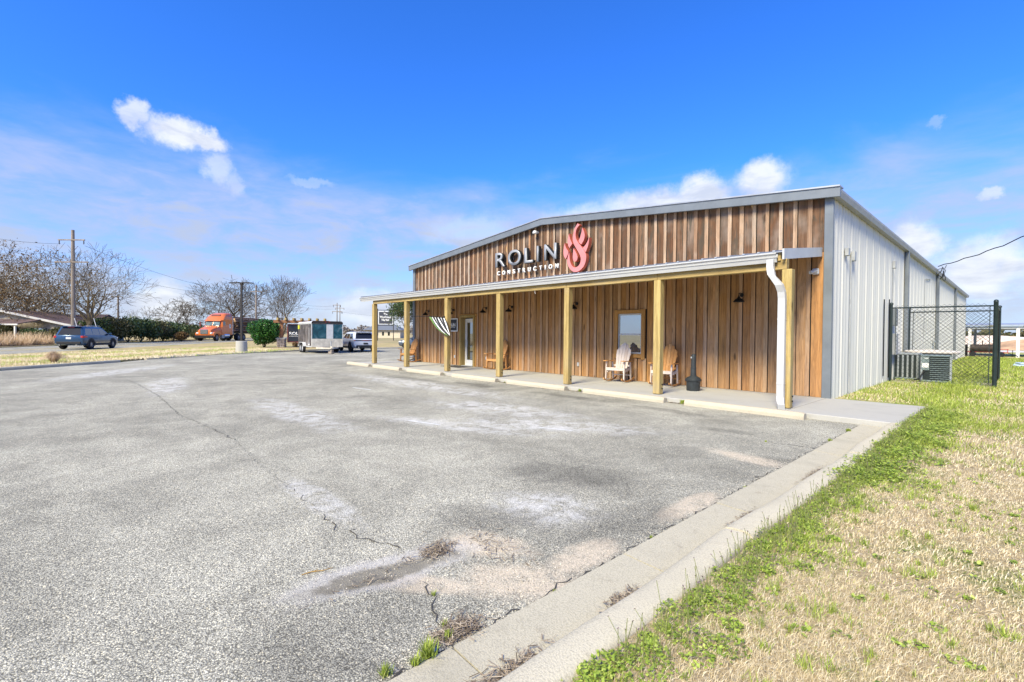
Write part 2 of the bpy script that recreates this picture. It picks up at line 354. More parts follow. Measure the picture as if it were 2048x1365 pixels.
VERGE=turf('verge_turf',(.46,.36,.19),(.24,.27,.06),(.48,.66),(.3,.2,.11))
FIELD=turf('far_field',(.40,.32,.19),(.22,.24,.08),(.47,.62))

DRY=leafmat('dry_blades',[(0,(.28,.20,.10)),(.2,(.55,.45,.26)),(.6,(.72,.61,.40)),(1,(.82,.74,.55))],.6,.2)
GRN=leafmat('green_blades',[(0,(.15,.20,.03)),(.4,(.29,.37,.05)),(.75,(.42,.51,.09)),(1,(.58,.60,.18))],.5,.3)
WEED=leafmat('weed_leaves',[(0,(.14,.20,.03)),(.4,(.27,.37,.05)),(.8,(.40,.50,.08)),(1,(.52,.57,.15))],.5,.3)
CLUMP=leafmat('straw_blades',[(0,(.20,.13,.07)),(.35,(.50,.34,.20)),(1,(.72,.56,.38))],.6,.2)
EVER=leafmat('evergreen_leaves',[(0,(.02,.045,.012)),(.45,(.055,.095,.027)),(.8,(.11,.15,.05)),(1,(.18,.20,.09))],.4,.15)
GLOSSY=leafmat('glossy_bush_leaves',[(0,(.012,.05,.010)),(.5,(.03,.11,.018)),(.85,(.07,.19,.035)),(1,(.14,.28,.08))],.25,.1)
OLIVE=leafmat('olive_leaves',[(0,(.05,.055,.018)),(.5,(.11,.11,.04)),(1,(.19,.16,.075))],.5,.2)
RUST=leafmat('rusty_leaves',[(0,(.075,.05,.025)),(.4,(.15,.095,.04)),(.75,(.24,.14,.05)),(1,(.30,.19,.08))],.6,.25)
GREYTWIG=leafmat('grey_twigs',[(0,(.13,.11,.095)),(1,(.30,.26,.22))],.8,.1)
LEAFLT=leafmat('litter',[(0,(.10,.075,.05)),(.5,(.26,.20,.14)),(1,(.45,.38,.28))],.9,.05)
BARK=plain('bark',(.10,.074,.043),.9,0,.35,5,.5,12,stretch=(1,1,.3))
BARKP=plain('pale_bark',(.175,.135,.08),.9,0,.3,5,.5,12,stretch=(1,1,.3))
POLEW=plain('pole_wood',(.24,.20,.165),.9,0,.3,3,.3,20,stretch=(1,1,.1))

# ---------------------------------------------------------------- ground
def sheet(name,poly,z,mat,kind='structure',thick=0):
    b=MB()
    if thick: b.prism(poly,(z-thick,z),lambda u,v,w:(u,v,w))
    else: b.add([(x,y,z) for x,y in poly],[tuple(range(len(poly)))])
    o=b.build(name,mat); o['kind']=kind; return o
sheet('ground',[(-3000,-3000),(3000,-3000),(3000,3000),(-3000,3000)],-.03,FIELD)
LOT=[(-1.93,-14),(-1.93,10.55),(-23.0,10.55),(-23.0,30),(-44.2,30),(-44.6,26.7),(-43.2,18.6),(-41.4,14.0),(-38.9,9.9),(-37.5,7.4),(-33.0,3.15),(-31.0,1.9),(-27.0,-1.95),(-15,-14)]
sheet('parking_lot',LOT,0,ASPH)
# road
RD=Vector((-.8722,.4892)); RN=Vector((.4892,.8722))
def rp(s,n): v=RD*s+RN*n; return (v.x,v.y)
sheet('road',[rp(-120,-33.0),rp(900,-33.0),rp(900,-23.4),rp(-120,-23.4)],.02,ROADM)
YEL=plain('road_paint_yellow',(.55,.38,.06),.8,0,.15,3); WHT=plain('road_paint_white',(.62,.62,.6),.8,0,.15,3)
rm=MB()
for n_ in (-28.35,-28.05): rm.add([(*rp(-120,n_-.06),.026),(*rp(600,n_-.06),.026),(*rp(600,n_+.06),.026),(*rp(-120,n_+.06),.026)],[(0,1,2,3)])
o=rm.build('centre_line',YEL,bpy.data.objects['road'])
for n_ in (-24.0,-32.4):
    e_=MB().add([(*rp(-120,n_-.06),.026),(*rp(600,n_-.06),.026),(*rp(600,n_+.06),.026),(*rp(-120,n_+.06),.026)],[(0,1,2,3)]).build('edge_line',WHT,bpy.data.objects['road'])
# verge between lot and road, slightly raised, far verge
KL=[(-15,-14),(-27.0,-1.95),(-31.0,1.9),(-33.0,3.15),(-37.5,7.4),(-38.9,9.9),(-41.4,14.0),(-43.2,18.6),(-44.6,26.7),(-46,40)]
vp=[(x-.16,y-.05) for x,y in KL]+[rp(90,-22.9),rp(-30,-22.9)]
sheet('grass_verge',vp,.10,VERGE,thick=.14)
sheet('far_verge',[rp(-60,-33.5),rp(260,-33.5),rp(260,-60),rp(-60,-60)],.06,VERGE,thick=.1)
# lawn by the kerb, gently uneven
def grid(name,x0,x1,y0,y1,nx,ny,z,amp,mat,sc=1.3):
    xs=np.linspace(x0,x1,nx); ys=np.linspace(y0,y1,ny); vs=[]
    for y in ys:
        for x in xs:
            w=0 if (x<=x0+1e-6) else 1
            vs.append((x,y,z+w*amp*(math.sin(x*sc*2.1+y*1.3)+math.sin(y*sc*2.7-x*1.7)+.6*math.sin(x*5.1+y*4.3))*.5))
    fs=[(j*nx+i,j*nx+i+1,(j+1)*nx+i+1,(j+1)*nx+i) for j in range(ny-1) for i in range(nx-1)]
    o=MB().add(vs,fs).build(name,mat,smooth=True); o['kind']='structure'; return o
grid('lawn',-1.32,30,-14,13.22,70,70,.075,.004,LAWN)
grid('yard',-3.16,40,13.22,75,60,80,.06,.02,LAWNB,.5)
# slab
sb=MB().box(((-23.0-1.38)/2,(10.55+13.6)/2,-.03),(23.0-1.38,13.6-10.55,.26),ch=.012); o=sb.build('porch_slab',SLAB); o['kind']='structure'
jt=MB()
for x in (-3.2,-8.9,-14.9,-19.0): jt.box((x,12.05,.1005),(.012,3.0,.003))
jt.build('control_joint',plain('joint_line',(.22,.2,.17),.9),o)
# kerb and gutter run with joints; the line wanders a little
def wav(y): return .018*math.sin(y*1.1+.6)+.012*math.sin(y*2.9)
kb=empty('kerb',(0,0,0)); kb['kind']='structure'; gt=empty('gutter_strip',(0,0,0)); gt['kind']='structure'
def strip(prof,y0,y1,off,n=14):
    b=MB(); vs=[];fs=[];k=len(prof)
    for i in range(n+1):
        y=y0+(y1-y0)*i/n
        for x,z in prof: vs.append((x+wav(y)+off[0],y,z+off[1]))
    for i in range(n):
        for j in range(k): fs.append((i*k+j,i*k+(j+1)%k,(i+1)*k+(j+1)%k,(i+1)*k+j))
    fs.append(tuple(range(k))); fs.append(tuple(n*k+j for j in range(k))[::-1]); return b.add(vs,fs)
ky=[-14,-10,-7,-4,-1.5,1.22,2.0,3.75,5.6,7.4,9.2,10.54]
kprof=[(-1.555,-.15),(-1.555,.02),(-1.54,.075),(-1.51,.10),(-1.46,.108),(-1.37,.11),(-1.335,.10),(-1.318,.08),(-1.31,.05),(-1.31,-.15)]
for i in range(len(ky)-1):
    if i==6: continue
    y1=ky[i+1] if i!=5 else 3.75
    strip(kprof,ky[i]+.006,y1-.006,(random.uniform(-.012,.012),random.uniform(-.004,.01))).build('kerb_stone',KERB,kb,smooth=True)
MB().add([(-1.95,-14,-.02),(-1.32,-14,-.02),(-1.32,10.54,-.02),(-1.95,10.54,-.02)],[(0,1,2,3)]).build('joint_bed',plain('joint_soil',(.03,.025,.018),.95),gt)
gy=[-14,-10,-6,-3,-.6,1.42,2.95,4.5,6.0,7.6,9.2,10.54]
for i in range(len(gy)-1):
    b=MB(); z=[.012,-.012]; x0,x1=-1.945,-1.53; y0,y1=gy[i]+.006,gy[i+1]-.006; dz=random.uniform(-.003,.006)
    b.add([(x0,y0,.012+dz),(x1,y0,-.01+dz),(x1,y1,-.01+dz),(x0,y1,.012+dz),(x0,y0,-.15),(x1,y0,-.15),(x1,y1,-.15),(x0,y1,-.15)],[(0,1,2,3),(4,5,1,0),(5,6,2,1),(6,7,3,2),(7,4,0,3)])
    b.build('gutter_slab',GUTTER,gt)
# kerb round the far edge of the lot
fk=empty('lot_kerb',(0,0,0)); fk['kind']='structure'
def runkerb(pts):
    for (xa,ya),(xb,yb) in zip(pts[:-1],pts[1:]):
        L=math.hypot(xb-xa,yb-ya); n=max(1,int(round(L/3)))
        for k in range(n):
            a=(xa+(xb-xa)*k/n,ya+(yb-ya)*k/n); ang=math.atan2(yb-ya,xb-xa)
            b=MB().prism([(-.09,-.1),(-.09,.09),(-.06,.125),(.07,.125),(.09,.1),(.09,-.1)],(.008,L/n-.008),lambda u,v,w:(w,u,v))
            o=b.build('kerb_stone',KERB,fk); o.location=(a[0],a[1],0); o.rotation_euler=(0,0,ang)
runkerb([(-19,-10),(-27.0,-1.95),(-31.0,1.9)]); runkerb([(-33.0,3.15),(-37.5,7.4),(-38.9,9.9),(-41.4,14.0),(-43.2,18.6),(-44.6,26.7)])
# cracks in the asphalt
def crack(pts,w0,name='crack'):
    P=[]
    for (x0,y0),(x1,y1) in zip(pts[:-1],pts[1:]):
        n=max(2,int(math.hypot(x1-x0,y1-y0)/.055))
        for k in range(n): P.append((x0+(x1-x0)*k/n+random.gauss(0,.022),y0+(y1-y0)*k/n+random.gauss(0,.022)))
    P.append(pts[-1]); b=MB(); vs=[];fs=[]
    for i,(x,y) in enumerate(P):
        a=P[max(i-1,0)]; c=P[min(i+1,len(P)-1)]; t_=Vector((c[0]-a[0],c[1]-a[1])).normalized(); w=w0*random.uniform(.25,1.15)*(1 if 0<i<len(P)-1 else .1)
        vs+=[(x-t_.y*w,y+t_.x*w,.004),(x+t_.y*w,y-t_.x*w,.004)]
        if i and random.random()>.16: fs.append((2*i-2,2*i-1,2*i+1,2*i))
    return b.add(vs,fs).build(name,CRACK,bpy.data.objects['parking_lot'],fix=False)
crack([(-21,1.3),(-18.7,1.5),(-14.5,1.65),(-11,1.55),(-9,1.75),(-7.7,1.8)],.007); crack([(-4.2,1.64),(-3.8,1.62),(-3.5,1.68),(-3.1,1.8)],.006)
crack([(-2.62,1.66),(-2.4,1.60),(-2.28,1.52),(-2.16,1.5),(-2.03,1.40),(-1.95,1.33)],.0055); crack([(-19,7.4),(-15,6.3),(-12,5.9)],.006)
crack([(-7.7,1.8),(-6.2,1.7),(-4.9,1.66),(-4.2,1.64)],.0032)
crack([(-1.962,-1),(-1.958,10.4)],.007)
crack([(-2.62,7.7),(-1.97,7.8)],.008)
# old paint line
PAINT=plain('worn_bay_paint',(.6,.6,.57),.9,0,.2,9)
for a,b_ in (((-5.6,5.9),(-5.05,6.12)),((-7.6,4.55),(-6.9,4.75)),((-13.2,6.05),(-12.4,6.2))):
    MB().add([(a[0],a[1]-.04,.0045),(b_[0],b_[1]-.04,.0045),(b_[0],b_[1]+.03,.0045),(a[0],a[1]+.03,.0045)],[(0,1,2,3)]).build('worn_paint_line',PAINT,bpy.data.objects['parking_lot'])

# ================================================================ the building
BX0,BX1,BY0,BY1=-22.1,-3.15,13.5,54.6; RIDGE=-12.62; EAVE,PEAK=5.03,5.88
def rz_(x): return EAVE+(PEAK-EAVE)*(1-abs(x-RIDGE)/(BX1-RIDGE))
bld=empty('warehouse_building',((BX0+BX1)/2,BY0,0),0,'long metal warehouse with brown board and batten front and white ribbed side','building')
def loc(o):   # part built in world coordinates -> child of an Empty that sits elsewhere
    o.matrix_parent_inverse=Matrix.Translation(-o.parent.location) if o.parent.rotation_euler.z==0 else o.parent.matrix_world.inverted(); return o
DX0,DX1,DZ=-17.95,-16.85,2.36; WX0,WX1,WZ0,WZ1=-9.22,-8.32,.98,2.30
b=MB(); yb=BY0+.06
def wallpiece(x0,x1,z0,z1): b.box(((x0+x1)/2,yb+.05,(z0+z1)/2),(x1-x0,.1,z1-z0))
wallpiece(BX0+.02,DX0,0,4.95); wallpiece(DX0,DX1,DZ,4.95); wallpiece(DX1,WX0,0,4.95); wallpiece(WX0,WX1,0,WZ0); wallpiece(WX0,WX1,WZ1,4.95); wallpiece(WX1,BX1-.02,0,4.95)
b.prism([(BX0+.02,4.95),(BX1-.02,4.95),(RIDGE,PEAK-.06)],(yb,yb+.1),lambda u,v,w:(u,w,v))
loc(b.build('wall_sheathing',plain('black_felt',(.02,.018,.015),.95),bld))
# boards and battens, one by one
sp=.325; nb=int(round((BX1-BX0-.3)/sp)); sp=(BX1-BX0-.3)/nb; ZP=3.68
for i in range(nb):
    xa=BX0+.15+i*sp; xc=xa+sp/2; g_=.006; w=sp-g_
    for low in (0,1):
        X0,X1=xa+g_/2+(.066 if i else 0),xa+sp-g_/2  # gap bares black sheathing beside each batten, standing in for its shadow line
        if not low: segs=[(X0,X1,ZP,None)]
        else:
            segs=[(X0,X1,.105,ZP-.01)]
            for hx0,hx1,hz0,hz1 in ((DX0-.04,DX1+.04,0,DZ+.06),(WX0-.03,WX1+.03,WZ0-.03,WZ1+.03)):
                if X1>hx0 and X0<hx1:
                    segs=[(X0,X1,hz1,ZP-.01)]
                    if hz0>.2: segs.append((X0,X1,.105,hz0))
                    if X0<hx0-.01: segs.append((X0,hx0,max(.105,hz0),hz1))
                    if X1>hx1+.01: segs.append((hx1,X1,max(.105,hz0),hz1))
        dy=random.uniform(0,.008)
        for x0,x1,z0,z1 in segs:
            bb=MB(); t0=(rz_(x0)-.03) if z1 is None else z1; t1=(rz_(x1)-.03) if z1 is None else z1
            y0=BY0+.012+dy
            bb.add([(x0-xc,y0-BY0,z0),(x1-xc,y0-BY0,z0),(x1-xc,y0-BY0,t1),(x0-xc,y0-BY0,t0),(x0-xc,.055,z0),(x1-xc,.055,z0),(x1-xc,.055,t1),(x0-xc,.055,t0)],[(0,1,2,3),(7,6,5,4),(0,4,5,1),(1,5,6,2),(2,6,7,3),(3,7,4,0)])
            o=bb.build('board',LOWER if low else UPPER,bld); o.location=(xc-bld.location.x,0,0)
        # batten over the joint at xa
        if i==0: continue
        bw=random.uniform(.085,.11)
        segs=[(.105,ZP-.01)] if low else [(ZP,rz_(xa)-.035)]
        if low and DX0-.13<xa<DX1+.13: segs=[(DZ+.15,ZP-.01)]
        if low and WX0-.12<xa<WX1+.12: segs=[(.105,WZ0-.13),(WZ1+.13,ZP-.01)]
        for z0,z1 in segs:
            t_=.022+random.uniform(0,.006)
            bb=MB().box((0,.012-t_/2+.004,(z0+z1)/2),(bw,t_,z1-z0),ch=.003)
            o=bb.build('batten',LOWBATT if low else BATT,bld); o.location=(xa-bld.location.x+random.uniform(-.004,.01),0,0)
# corner trims, rake and eave trims, roof
for x in (BX1-.055,BX0+.055):
    loc(MB().box((x,BY0-.005,2.55),(.19,.09,4.94),ch=.008).build('corner_trim',GREY_TRIM,bld))
rf=MB(); ov=.17
def rzo(x): return rz_(x)
prof=[(BX0-ov,EAVE-.0),(RIDGE,PEAK+.06),(BX1+ov,EAVE-.0),(BX1+ov,EAVE+.07),(RIDGE,PEAK+.13),(BX0-ov,EAVE+.07)]
rf.prism(prof,(BY0-.12,BY1+.15),lambda u,v,w:(u,w,v)); roof=loc(rf.build('roof',GALV,bld))
for x0,x1 in ((BX0-ov-.03,RIDGE),(RIDGE,BX1+ov+.03)):
    def zz(x): return PEAK+.1-(PEAK-EAVE+.03)*abs(x-RIDGE)/(BX1+ov-RIDGE)
    for nm,dz0,dz1,ya,yb_ ,mt in (('rake_trim',-.19,.04,-.22,-.125,GREY_TRIM),('rake_cap',.04,.075,-.25,.1,GALV)):
        b=MB(); b.prism([(x0,zz(x0)+dz0),(x1,zz(x1)+dz0),(x1,zz(x1)+dz1),(x0,zz(x0)+dz1)],(BY0+ya,BY0+yb_),lambda u,v,w:(u,w,v)); loc(b.build(nm,mt,bld))
b=MB().prism([(BX1+.03,EAVE-.1),(BX1+.16,EAVE-.1),(BX1+.195,EAVE+.02),(BX1+.195,EAVE+.075),(BX1+.03,EAVE-.0)],(BY0-.11,BY1+.12),lambda u,v,w:(u,w,v)); loc(b.build('eave_gutter',plain('eave_grey',(.36,.36,.36),.45,.2,.1,2),bld))
# ribbed side panels
def panel_mesh(W,H):
    b=MB(); pts=[(0,0)]; n=3; pit=W/n
    for k in range(n):
        x=k*pit
        pts+=[(x+.025,.032),(x+.06,.032),(x+.085,0),(x+.15,0),(x+.16,.007),(x+.175,.007),(x+.185,0),(x+.225,0),(x+.235,.007),(x+.25,.007),(x+.26,0)]
    pts.append((W,0)); vs=[(y,u,z) for z in (0,H) for u,y in pts]; k=len(pts)
    b.add(vs,[(i,i+1,k+i+1,k+i) for i in range(k-1)]); return b
first=None; y=BY0+.04; PW=.9144
while y<BY1-.05:
    if first is None: first=panel_mesh(PW,EAVE-.12).build('wall_panel',WHITE_METAL,bld,fix=False); o=first
    else: o=first.copy(); col.objects.link(o)
    o.location=(BX1-bld.location.x,y-BY0,.06); y+=PW
b=MB(); b.box((BX1-.1,(BY0+BY1)/2,2.5),(.1,BY1-BY0-.2,4.9)); b.box(((BX0+BX1)/2,BY1-.05,2.47),(BX1-BX0-.2,.1,4.9)); b.box((BX0+.06,(BY0+BY1)/2,2.47),(.1,BY1-BY0-.3,4.92)); loc(b.build('side_wall',WHITE_METAL,bld))
for x in (BX1-.03,): loc(MB().box((x,BY1-.02,2.47),(.12,.12,4.92)).build('corner_trim',GREY_TRIM,bld))
for yy in (23.9,34.0,44.2):
    b=MB().box((BX1+.10,yy,2.5),(.13,.16,4.9),ch=.012); b.box((BX1+.15,yy,.10),(.22,.15,.1),rot(0,.4,0))
    loc(b.build('downspout',GREY_TRIM,bld))
# conduit, boxes, meters on the side wall
GB=plain('grey_box',(.4,.41,.41),.5,.3,.1,5)
def side_box(y,z,w,h,d=.09,m_=GB,nm='junction_box'): return loc(MB().box((BX1+.032+d/2,y,z),(d,w,h),ch=.01).build(nm,m_,bld))
side_box(14.66,3.78,.15,.2); side_box(15.35,3.75,.17,.26); side_box(21.3,4.15,.16,.26); side_box(21.5,1.35,.34,.75,.14); side_box(21.5,2.3,.28,.6,.13,GREY_TRIM,'electric_meter'); side_box(33.0,1.4,.5,.12,.1)
for pts in ([(15.2,3.7),(15.18,.1)],[(21.25,4.1),(21.3,1.4)],[(29.5,4.35),(29.45,1.5)],[(29.5,4.35),(31.5,4.5)],[(20.7,2.9),(20.75,.2)],[(19.8,2.85),(19.85,.3)]):
    loc(MB().tube([(BX1+.05,p,z) for p,z in pts],.017,6).build('conduit',GB if pts[0][1]>3 else BLACK,bld))
# door
def child(b,nm,mt,par,**k):
    o=b.build(nm,mt,par,**k)
    r=par
    while r.parent is not None: r=r.parent
    o.matrix_parent_inverse=Matrix.Translation(-r.location) if par is r else Matrix.Identity(4)
    if par is not r: pass
    return o
GLASSW=glass('window_glass',(.03,.035,.03),.55,.02)
DOORG=glass('door_glass',(.015,.02,.015),.40,.02)
DW=plain('white_door_paint',(.70,.68,.64),.5,0,.05,4)
b=MB()
for x in (DX0+.05,DX1-.05): b.box((x,BY0+.09,1.22),(.1,.36,2.24),ch=.006)
b.box(((DX0+DX1)/2,BY0+.09,DZ+.03),(DX1-DX0+.02,.36,.1),ch=.006); loc(b.build('door_jamb',TREATED,bld))
b=MB()
for x in (DX0-.05,DX1+.05): b.box((x,BY0-.02,1.24),(.1,.045,2.27),ch=.005)
b.box(((DX0+DX1)/2,BY0-.02,DZ+.09),(DX1-DX0+.22,.05,.11),ch=.005); loc(b.build('door_casing',CASING,bld))
dy=BY0+.2; dx0,dx1=DX0+.1,DX1-.1
door=MB()
for x,w in ((dx0+.07,.14),(dx1-.07,.14)): door.box((x,dy,1.2),(w,.05,2.19),ch=.006)
door.box(((dx0+dx1)/2,dy,.24),(dx1-dx0-.28,.049,.27)); door.box(((dx0+dx1)/2,dy,2.2),(dx1-dx0-.28,.049,.18))
door=loc(door.build('door',DW,bld))
p_=MB().box(((dx0+dx1)/2,dy+.004,1.24),(dx1-dx0-.281,.012,1.74)).build('pane',DOORG,door)
h_=MB().tube([(dx0+.08,dy-.025,.95),(dx0+.08,dy-.075,.98),(dx0+.08,dy-.075,1.28),(dx0+.08,dy-.025,1.31)],.013,8).build('handle',plain('steel',(.5,.5,.5),.3,.9),door)
loc(MB().box(((DX0+DX1)/2,BY0+.11,.1),(DX1-DX0-.2,.33,.03)).build('threshold',GB,bld))
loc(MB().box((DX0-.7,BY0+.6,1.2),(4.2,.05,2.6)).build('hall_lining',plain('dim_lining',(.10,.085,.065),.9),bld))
# window
b=MB(); cw=.125
for x in (WX0-cw/2,WX1+cw/2): b.box((x,BY0-.025,(WZ0+WZ1)/2-.02),(cw,.05,WZ1-WZ0+.30),ch=.006)
b.box(((WX0+WX1)/2,BY0-.027,WZ1+.06),(WX1-WX0-.004,.05,.12),ch=.006); b.box(((WX0+WX1)/2,BY0-.027,WZ0-.06),(WX1-WX0-.004,.05,.12),ch=.006)
win=loc(b.build('window',CASING,bld))
b=MB(); f=.04
for x in (WX0+f/2+.004,WX1-f/2-.004): b.box((x,BY0+.03,(WZ0+WZ1)/2),(f,.05,WZ1-WZ0-.01))
for z,h in ((WZ0+.03,.05),(WZ1-.03,.05),((WZ0+WZ1)/2-.02,.05)): b.box(((WX0+WX1)/2,BY0+.028,z),(WX1-WX0-2*f-.01,.05,h))
b.build('frame',LIGHT_TRIM,win)
for z0,z1,dd in ((WZ0+.055,(WZ0+WZ1)/2-.045,.03),((WZ0+WZ1)/2+.005,WZ1-.055,.035)):
    MB().box(((WX0+WX1)/2,BY0+dd,(z0+z1)/2),(WX1-WX0-2*f-.01,.008,z1-z0)).build('pane',GLASSW,win)
# small fittings on the front
b=MB().box((-3.47,13.47,3.2),(.15,.05,.15),ch=.02); b.tube([(-3.47,13.44,3.2),(-3.53,13.27,3.16)],.045,10); loc(b.build('security_camera',LIGHT_TRIM,bld,smooth=True))
b=MB().lathe([(.02,0),(.09,.01),(.1,.04),(.085,.09),(.05,.13)],(-12.98,13.32,5.5),'z',14); b.box((-12.98,13.42,5.58),(.09,.15,.07)); loc(b.build('flood_light',LIGHT_TRIM,bld,smooth=True))
for x,z in ((-10.9,.52),(-18.39,.5),(-16.06,.52)): loc(MB().box((x,13.485,z),(.09,.05,.14),ch=.012).build('outlet_cover',LIGHT_TRIM,bld))

# ================================================================ porch
porch=empty('porch',(-12.9,10.97,.1),0,'wooden post porch with pale metal roof and white gutter along the warehouse front','porch')
PXa,PXb=-22.6,-3.38
def pt(b,nm,mt,**k): return loc(b.build(nm,mt,porch,**k)) if False else _pl(b.build(nm,mt,porch,**k))
def _pl(o): o.matrix_parent_inverse=Matrix.Translation(-porch.location); return o
# roof sheet with ribs
sl=(3.73-3.36)/(13.5-10.8)
def pz(y): return 3.36+(y-10.8)*sl
b=MB(); b.prism([(10.78,pz(10.78)),(13.48,pz(13.48)),(13.48,pz(13.48)-.02),(10.78,pz(10.78)-.02)],(PXa,PXb),lambda u,v,w:(w,u,v)); proof=pt(b,'porch_roof',GALV)
nr=int((PXb-PXa)/.305)
rib=MB().prism([(10.76,pz(10.76)+.001),(13.47,pz(13.47)+.001),(13.47,pz(13.47)+.032),(10.76,pz(10.76)+.032)],(-.025,.025),lambda u,v,w:(w,u,v)).build('roof_rib',GALV,proof)
for k in range(nr):
    o=rib if k==0 else rib.copy()
    if k: col.objects.link(o)
    o.location=(PXa+.15+k*.305,0,0)
# gutter (K profile) and underside boards
b=MB(); b.prism([(10.730,3.332),(10.695,3.332),(10.695,3.307),(10.730,3.278),(10.740,3.231),(10.830,3.231),(10.830,3.332),(10.785,3.228),(10.785,3.138),(10.750,3.242),(10.740,3.278),(10.730,3.300)],(PXa-.05,PXb-.1),lambda u,v,w:(w,u,v)); pt(b,'gutter',LIGHT_TRIM)
b=MB(); b.box(((PXa+PXb)/2,10.855,3.255),(PXb-PXa-.1,.035,.16)); pt(b,'fascia_board',TREATEDX)
# rake trims at the ends
for x,mt in ((PXb+.022,LIGHT_TRIM),(PXa-.02,GALV)):
    b=MB(); b.prism([(10.76,pz(10.76)+.05),(13.49,pz(13.49)+.05),(13.49,pz(13.49)-.17),(10.76,pz(10.76)-.17)],(x-.02,x+.02),lambda u,v,w:(w,u,v)); pt(b,'rake_trim',mt)
# beam, posts, rafters, purlins, ceiling
BXs=[-3.32,-6.28,-9.27,-12.35,-15.45,-18.53,-21.55]; PY=10.97
for i in range(len(BXs)-1):
    b=MB().box(((BXs[i]+BXs[i+1])/2,PY-.02,3.10),(BXs[i]-BXs[i+1]-.006,.15,.22),ch=.006); pt(b,'beam',TREATEDX)
post=None
for x in BXs:
    b=MB().box((0,0,0),(.19,.19,2.88),ch=.012)
    o=b.build('post',TREATED,porch); o.location=(x-porch.location.x,0,1.45)
    bo=MB()
    for z in (-1.3,-1.2): bo.lathe([(.018,0),(.018,.02)],(.097,0.03,z),'x',8)
    bo.build('bolt',BLACK,o)
for k in range(16):
    x=PXa+.35+k*(PXb-PXa-.7)/15
    b=MB(); b.prism([(10.85,pz(10.85)-.022),(13.46,pz(13.46)-.022),(13.46,pz(13.46)-.15),(10.85,pz(10.85)-.15)],(x-.02,x+.02),lambda u,v,w:(w,u,v)); pt(b,'rafter',TREATED)
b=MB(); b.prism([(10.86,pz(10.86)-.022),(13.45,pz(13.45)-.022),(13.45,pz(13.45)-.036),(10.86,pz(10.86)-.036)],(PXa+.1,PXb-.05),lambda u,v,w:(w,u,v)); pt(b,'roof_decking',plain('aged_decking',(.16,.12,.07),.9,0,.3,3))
# downspout with elbows
def rectpath(b,pts,w,d):
    R=[]
    for p,tn in pts:
        t_=Vector(tn).normalized(); s_=Vector((1,0,0)); n_=t_.cross(s_).normalized()
        R.append([Vector(p)+s_*sx*w/2+n_*sy*d/2 for sx,sy in((-1,-1),(1,-1),(1,1),(-1,1))])
    vs=[q for r in R for q in r]; fs=[]
    for i in range(len(R)-1):
        for k in range(4): fs.append((4*i+k,4*i+(k+1)%4,4*i+4+(k+1)%4,4*i+4+k))
    fs+=[(0,1,2,3),tuple(4*(len(R)-1)+k for k in range(4))]; b.add(vs,fs)
b=MB(); X=-3.60
rectpath(b,[((X,10.78,3.20),(0,0,-1)),((X,10.77,3.06),(0,0,-1)),((X+.01,10.76,2.98),(0,-.3,-1)),((X+.05,10.70,2.86),(0,-.3,-1)),((X+.19,10.72,2.66),(0,.2,-1)),((X+.22,10.78,2.52),(0,.2,-1)),((X+.225,10.80,2.38),(0,0,-1)),((X+.225,10.80,1.6),(0,0,-1)),((X+.225,10.80,.46),(0,0,-1)),((X+.23,10.79,.33),(0,-.4,-1)),((X+.26,10.70,.21),(0,-1,-.7)),((X+.31,10.58,.16),(0,-1,-.25))],.135,.105)
b.box((X+.225,10.80,1.95),(.142,.112,.03)); b.box((X+.225,10.80,.62),(.142,.112,.03)); pt(b,'downspout',LIGHT_TRIM)
# ceiling hook
b=MB().tube([(-10.6,10.9,2.99),(-10.6,10.9,2.92),(-10.57,10.9,2.88)],.008,6); pt(b,'hook',LIGHT_TRIM)

# ================================================================ lettering and flame
FACE=plain('letter_face_grey',(.30,.31,.33),.5,.2,.08,4); RET=plain('letter_return',(.012,.016,.02),.5,0,.1,4)
CWH=plain('small_letter_white',(.80,.80,.78),.5,0,.04,4); CRET=plain('small_letter_return',(.5,.5,.5),.5,0,.04,4)
def glyph(ch,bold):
    cu=bpy.data.curves.new('g','FONT'); cu.body=ch; cu.size=1; cu.extrude=0; cu.offset=bold; cu.resolution_u=6
    o=bpy.data.objects.new('g',cu); col.objects.link(o); dg=bpy.context.evaluated_depsgraph_get(); dg.update()
    me=bpy.data.meshes.new_from_object(o.evaluated_get(dg)); bpy.data.objects.remove(o); bpy.data.curves.remove(cu); return me
def letter(nm,ch,x0,x1,z0,z1,yf,depth,parent,mats,bold=.0):
    """flat glyph scaled into a box on a plane facing -Y and given real depth"""
    me=glyph(ch,bold); bm=bmesh.new(); bm.from_mesh(me); bpy.data.meshes.remove(me)
    bmesh.ops.remove_doubles(bm,verts=bm.verts,dist=1e-5)
    xs=[v.co.x for v in bm.verts]; ys=[v.co.y for v in bm.verts]; ax,bx,ay,by=min(xs),max(xs),min(ys),max(ys)
    px,pz_=parent.location.x,parent.location.z; py_=parent.location.y
    for v in bm.verts: v.co=((x0+(v.co.x-ax)/(bx-ax)*(x1-x0))-px,yf-py_,(z0+(v.co.y-ay)/(by-ay)*(z1-z0))-pz_)
    fr=list(bm.faces)
    if depth>0:
        r=bmesh.ops.extrude_face_region(bm,geom=fr)
        for e_ in r['geom']:
            if isinstance(e_,bmesh.types.BMVert): e_.co.y+=depth
    bmesh.ops.recalc_face_normals(bm,faces=bm.faces)
    if depth<=0:
        for f_ in bm.faces:
            if f_.normal.y>0: f_.normal_flip()
    for f_ in bm.faces: f_.material_index=0 if abs(f_.normal.y)>.9 else (1 if len(mats)>1 else 0)
    me=bpy.data.meshes.new(nm); bm.to_mesh(me); bm.free()
    for m_ in mats: me.materials.append(m_)
    o=bpy.data.objects.new(nm,me); col.objects.link(o); o.parent=parent; return o
sg=empty('fascia_lettering',(-13.5,13.4,4.4),0,'raised grey ROLIN over small white CONSTRUCTION letters on the board gable','sign')
